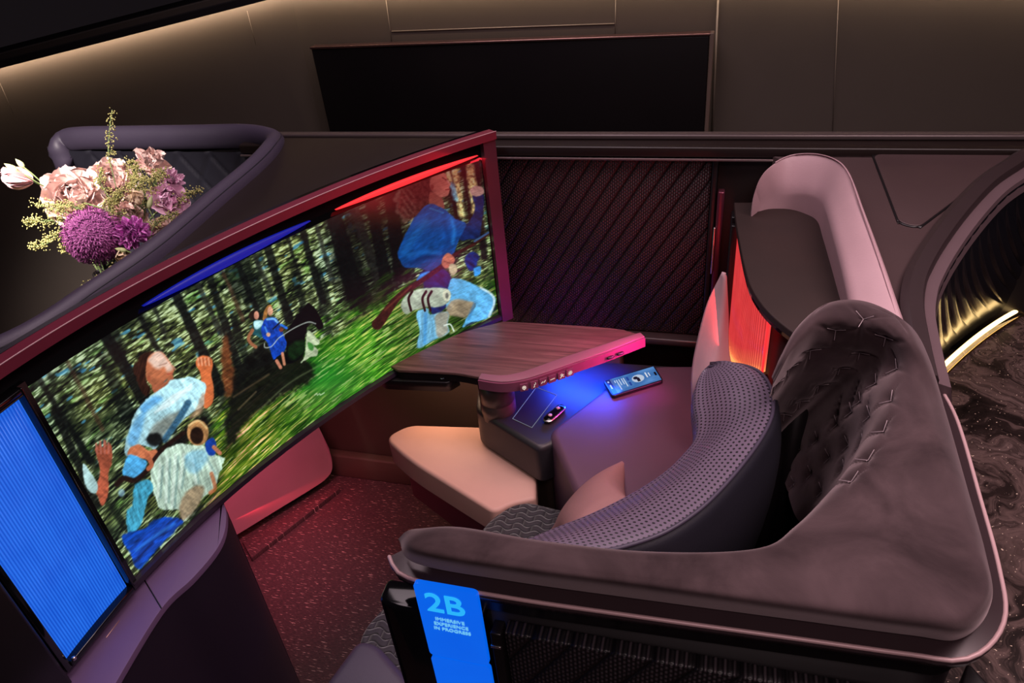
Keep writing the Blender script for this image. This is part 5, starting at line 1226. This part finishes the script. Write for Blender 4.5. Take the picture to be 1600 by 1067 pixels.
# purple allium
p = WD(147, 369, 1.60); R = .057; t = thing('allium', 'round deep purple allium ball at the front of the bouquet', 'flower', tuple(p))
V = []; F = []
for k in range(620):
    z = 1-2*(k+.5)/620; a = k*2.39996; rr = math.sqrt(1-z*z); n = Vector((rr*math.cos(a), rr*math.sin(a), z)); q = n.to_track_quat('Z', 'Y'); c0 = p+n*R*(.93+.10*random.random())
    sp_ = random.random()*2; c0 = c0+n*random.uniform(-.004, .004)
    for m in range(5):
        an = sp_+m*1.2566; e = .0085
        o = len(V); V += [c0, c0+q @ Vector((e*.5*math.cos(an-.35), e*.5*math.sin(an-.35), .0015)), c0+q @ Vector((e*math.cos(an), e*math.sin(an), .005)), c0+q @ Vector((e*.5*math.cos(an+.35), e*.5*math.sin(an+.35), .0015))]; F.append((o, o+1, o+2, o+3))
link('florets', mesh(V, F), MA, t)
link('core', lathe([(R*.9*math.sin(u)+.0005, p.z-R*.9*math.cos(u)) for u in np.linspace(0, math.pi, 14)], 20, (p.x, p.y)), pmat('dark_purple_core', (.10, .012, .09), (.16, .03, .14)), t)
link('stem', tube([p, vpos-Vector((0, 0, .05))], .003, n=6), MS, t)
# yellow-green sprays
def icos(c, r, V, F):
    o = len(V)
    for d in ((1, 0, 0), (-1, 0, 0), (0, 1, 0), (0, -1, 0), (0, 0, 1), (0, 0, -1)): V.append(c+Vector(d)*r)
    for a, b, c_ in ((0, 2, 4), (2, 1, 4), (1, 3, 4), (3, 0, 4), (2, 0, 5), (1, 2, 5), (3, 1, 5), (0, 3, 5)): F.append((o+a, o+b, o+c_))
def spray(label, pts, d, n, spread, r=.0032, seed=0, t0=.35):
    rd = random.Random(seed); path = cr([WD(x, y, dd) for (x, y, dd) in pts], 40); t = thing('flower_spray', label, 'flower spray', tuple(path[0]), 'green flower sprays in the bouquet'); V = []; F = []; tw = [tube(path, .0012, n=5)]
    for k in range(n):
        i = int(40*(t0+(1-t0)*k/n)); i = min(i, 39); b = Vector(path[i]); dr_ = Vector((rd.uniform(-1, 1), rd.uniform(-1, 1), rd.uniform(-.6, 1))).normalized()
        e = b+dr_*spread*(.4+.6*rd.random())*(1.15-i/45); tw.append(tube([b, b.lerp(e, .5)+Vector((0, 0, .002)), e], .0007, n=4))
        for m in range(9): icos(e+Vector((rd.gauss(0, 1), rd.gauss(0, 1), rd.gauss(0, 1)))*r*1.5, r*(.5+.4*rd.random()), V, F)
    link('florets', mesh(V, F), MG, t); link('stems', join(tw), MS, t)
gsp = []
spray('tall thin green sprig standing highest out of the bouquet', [(186, 310, 1.66), (176, 270, 1.68), (169, 230, 1.70), (175, 172, 1.72)], 0, 15, .020, .0030, 1, .42)
spray('yellow green spray furthest left at mid height', [(140, 350, 1.66), (105, 345, 1.66), (70, 345, 1.66), (38, 350, 1.66)], 0, 26, .03, .0032, 2)
spray('yellow green spray hanging lowest at the left of the allium', [(130, 350, 1.64), (95, 365, 1.64), (75, 380, 1.64), (50, 384, 1.64)], 0, 26, .03, .0032, 3)
spray('yellow green spray upper left below the pink peony', [(130, 345, 1.64), (100, 330, 1.64), (70, 322, 1.64), (52, 318, 1.64)], 0, 18, .022, .0030, 4)
spray('yellow green spray drooping between allium and dark vase', [(125, 360, 1.62), (108, 375, 1.62), (102, 395, 1.62)], 0, 18, .022, .0032, 5)
spray('dense yellow green spray in the middle right of the bouquet', [(210, 330, 1.66), (215, 300, 1.66), (212, 275, 1.68), (205, 255, 1.70)], 0, 60, .042, .0032, 6, .1)
spray('dense yellow green spray right of the middle under the top peony', [(225, 330, 1.66), (235, 305, 1.66), (245, 285, 1.66), (255, 268, 1.68)], 0, 60, .040, .0032, 7, .1)
spray('green spray rising left of the tall sprig', [(180, 320, 1.62), (165, 300, 1.62), (155, 278, 1.64), (160, 262, 1.66)], 0, 16, .016, .0028, 8)
spray('thin spray reaching right over the plum rim', [(262, 330, 1.66), (285, 312, 1.66), (300, 302, 1.66), (316, 297, 1.66)], 0, 18, .012, .0030, 9)
spray('small spray lying low at the rim below the vase neck', [(205, 400, 1.56), (175, 425, 1.54), (150, 440, 1.52), (128, 452, 1.52)], 0, 20, .012, .0028, 10)
spray('pale spray in front between peonies', [(180, 345, 1.60), (172, 325, 1.60), (182, 312, 1.60), (190, 300, 1.60)], 0, 40, .028, .0030, 11, .2)
spray('yellow green spray crossing in front of the large left peony', [(150, 345, 1.58), (130, 330, 1.58), (112, 322, 1.58), (85, 320, 1.60)], 0, 22, .014, .0028, 12)
spray('green spray low at right between lilac flower and rim', [(235, 380, 1.60), (240, 355, 1.60), (262, 340, 1.62), (276, 332, 1.62)], 0, 18, .018, .0028, 13)
# vase
va = thing('dark_vase', 'dark glass vase holding the pink and purple bouquet', 'vase', (vpos.x, vpos.y, .741))
link('body', lathe([(.05, .741), (.062, .78), (.066, .86), (.05, .95), (.030, 1.00), (.022, 1.03), (.026, vpos.z+.02), (.023, vpos.z+.02), (.018, 1.03)], 36, (vpos.x, vpos.y)), plain('dark_glass', (.02, .015, .02), .12), va)

#@@LIGHTS
# ------------------------------------------------------------------ lamps of the fittings, and unseen added ones
_b = W(915, 592, .6)
area('console_blue_led', (_b.x-.02, _b.y+.03, .700), (_b.x-.03, _b.y, .60), .22, 3.0, (.01, .07, 1.0), .06, 130)
area('table_magenta_fill', (-.02, 1.50, .80), (-.28, 1.55, .72), .05, .6, (1.0, .04, .42), .2, 70)  # unseen lamp added for the magenta glow on the table front
area('screen_red_led', (-.60, 1.60, 1.218), (-.62, 1.50, 1.0), .02, .25, (1.0, .03, .05), .2)
area('footwell_magenta_led', (-1.12, 1.15, .66), (-1.36, 1.32, .05), .5, 1.5, (1.0, .22, .34), .05, 90)
_r0, _r1 = W(385, 850, .05), W(525, 757, .05)
area('ramp_red_fill', tuple(_r0.lerp(_r1, .5)+Vector((-.03, .03, .05))), tuple(_r0.lerp(_r1, .5)+Vector((.03, -.02, -.06))), .36, .16, (1.0, .05, .08), .012).rotation_euler.z += 0  # unseen lamp added to redden and brighten the carpet strip
area('table_under_light', (-.72, 1.52, .665), (-.75, 1.62, .3), .2, .75, (1.0, .60, .38), .05)
area('lamp_red_spill', (.0, 1.42, .95), (-.5, 1.5, .8), .1, .6, (1.0, .06, .06), .25)
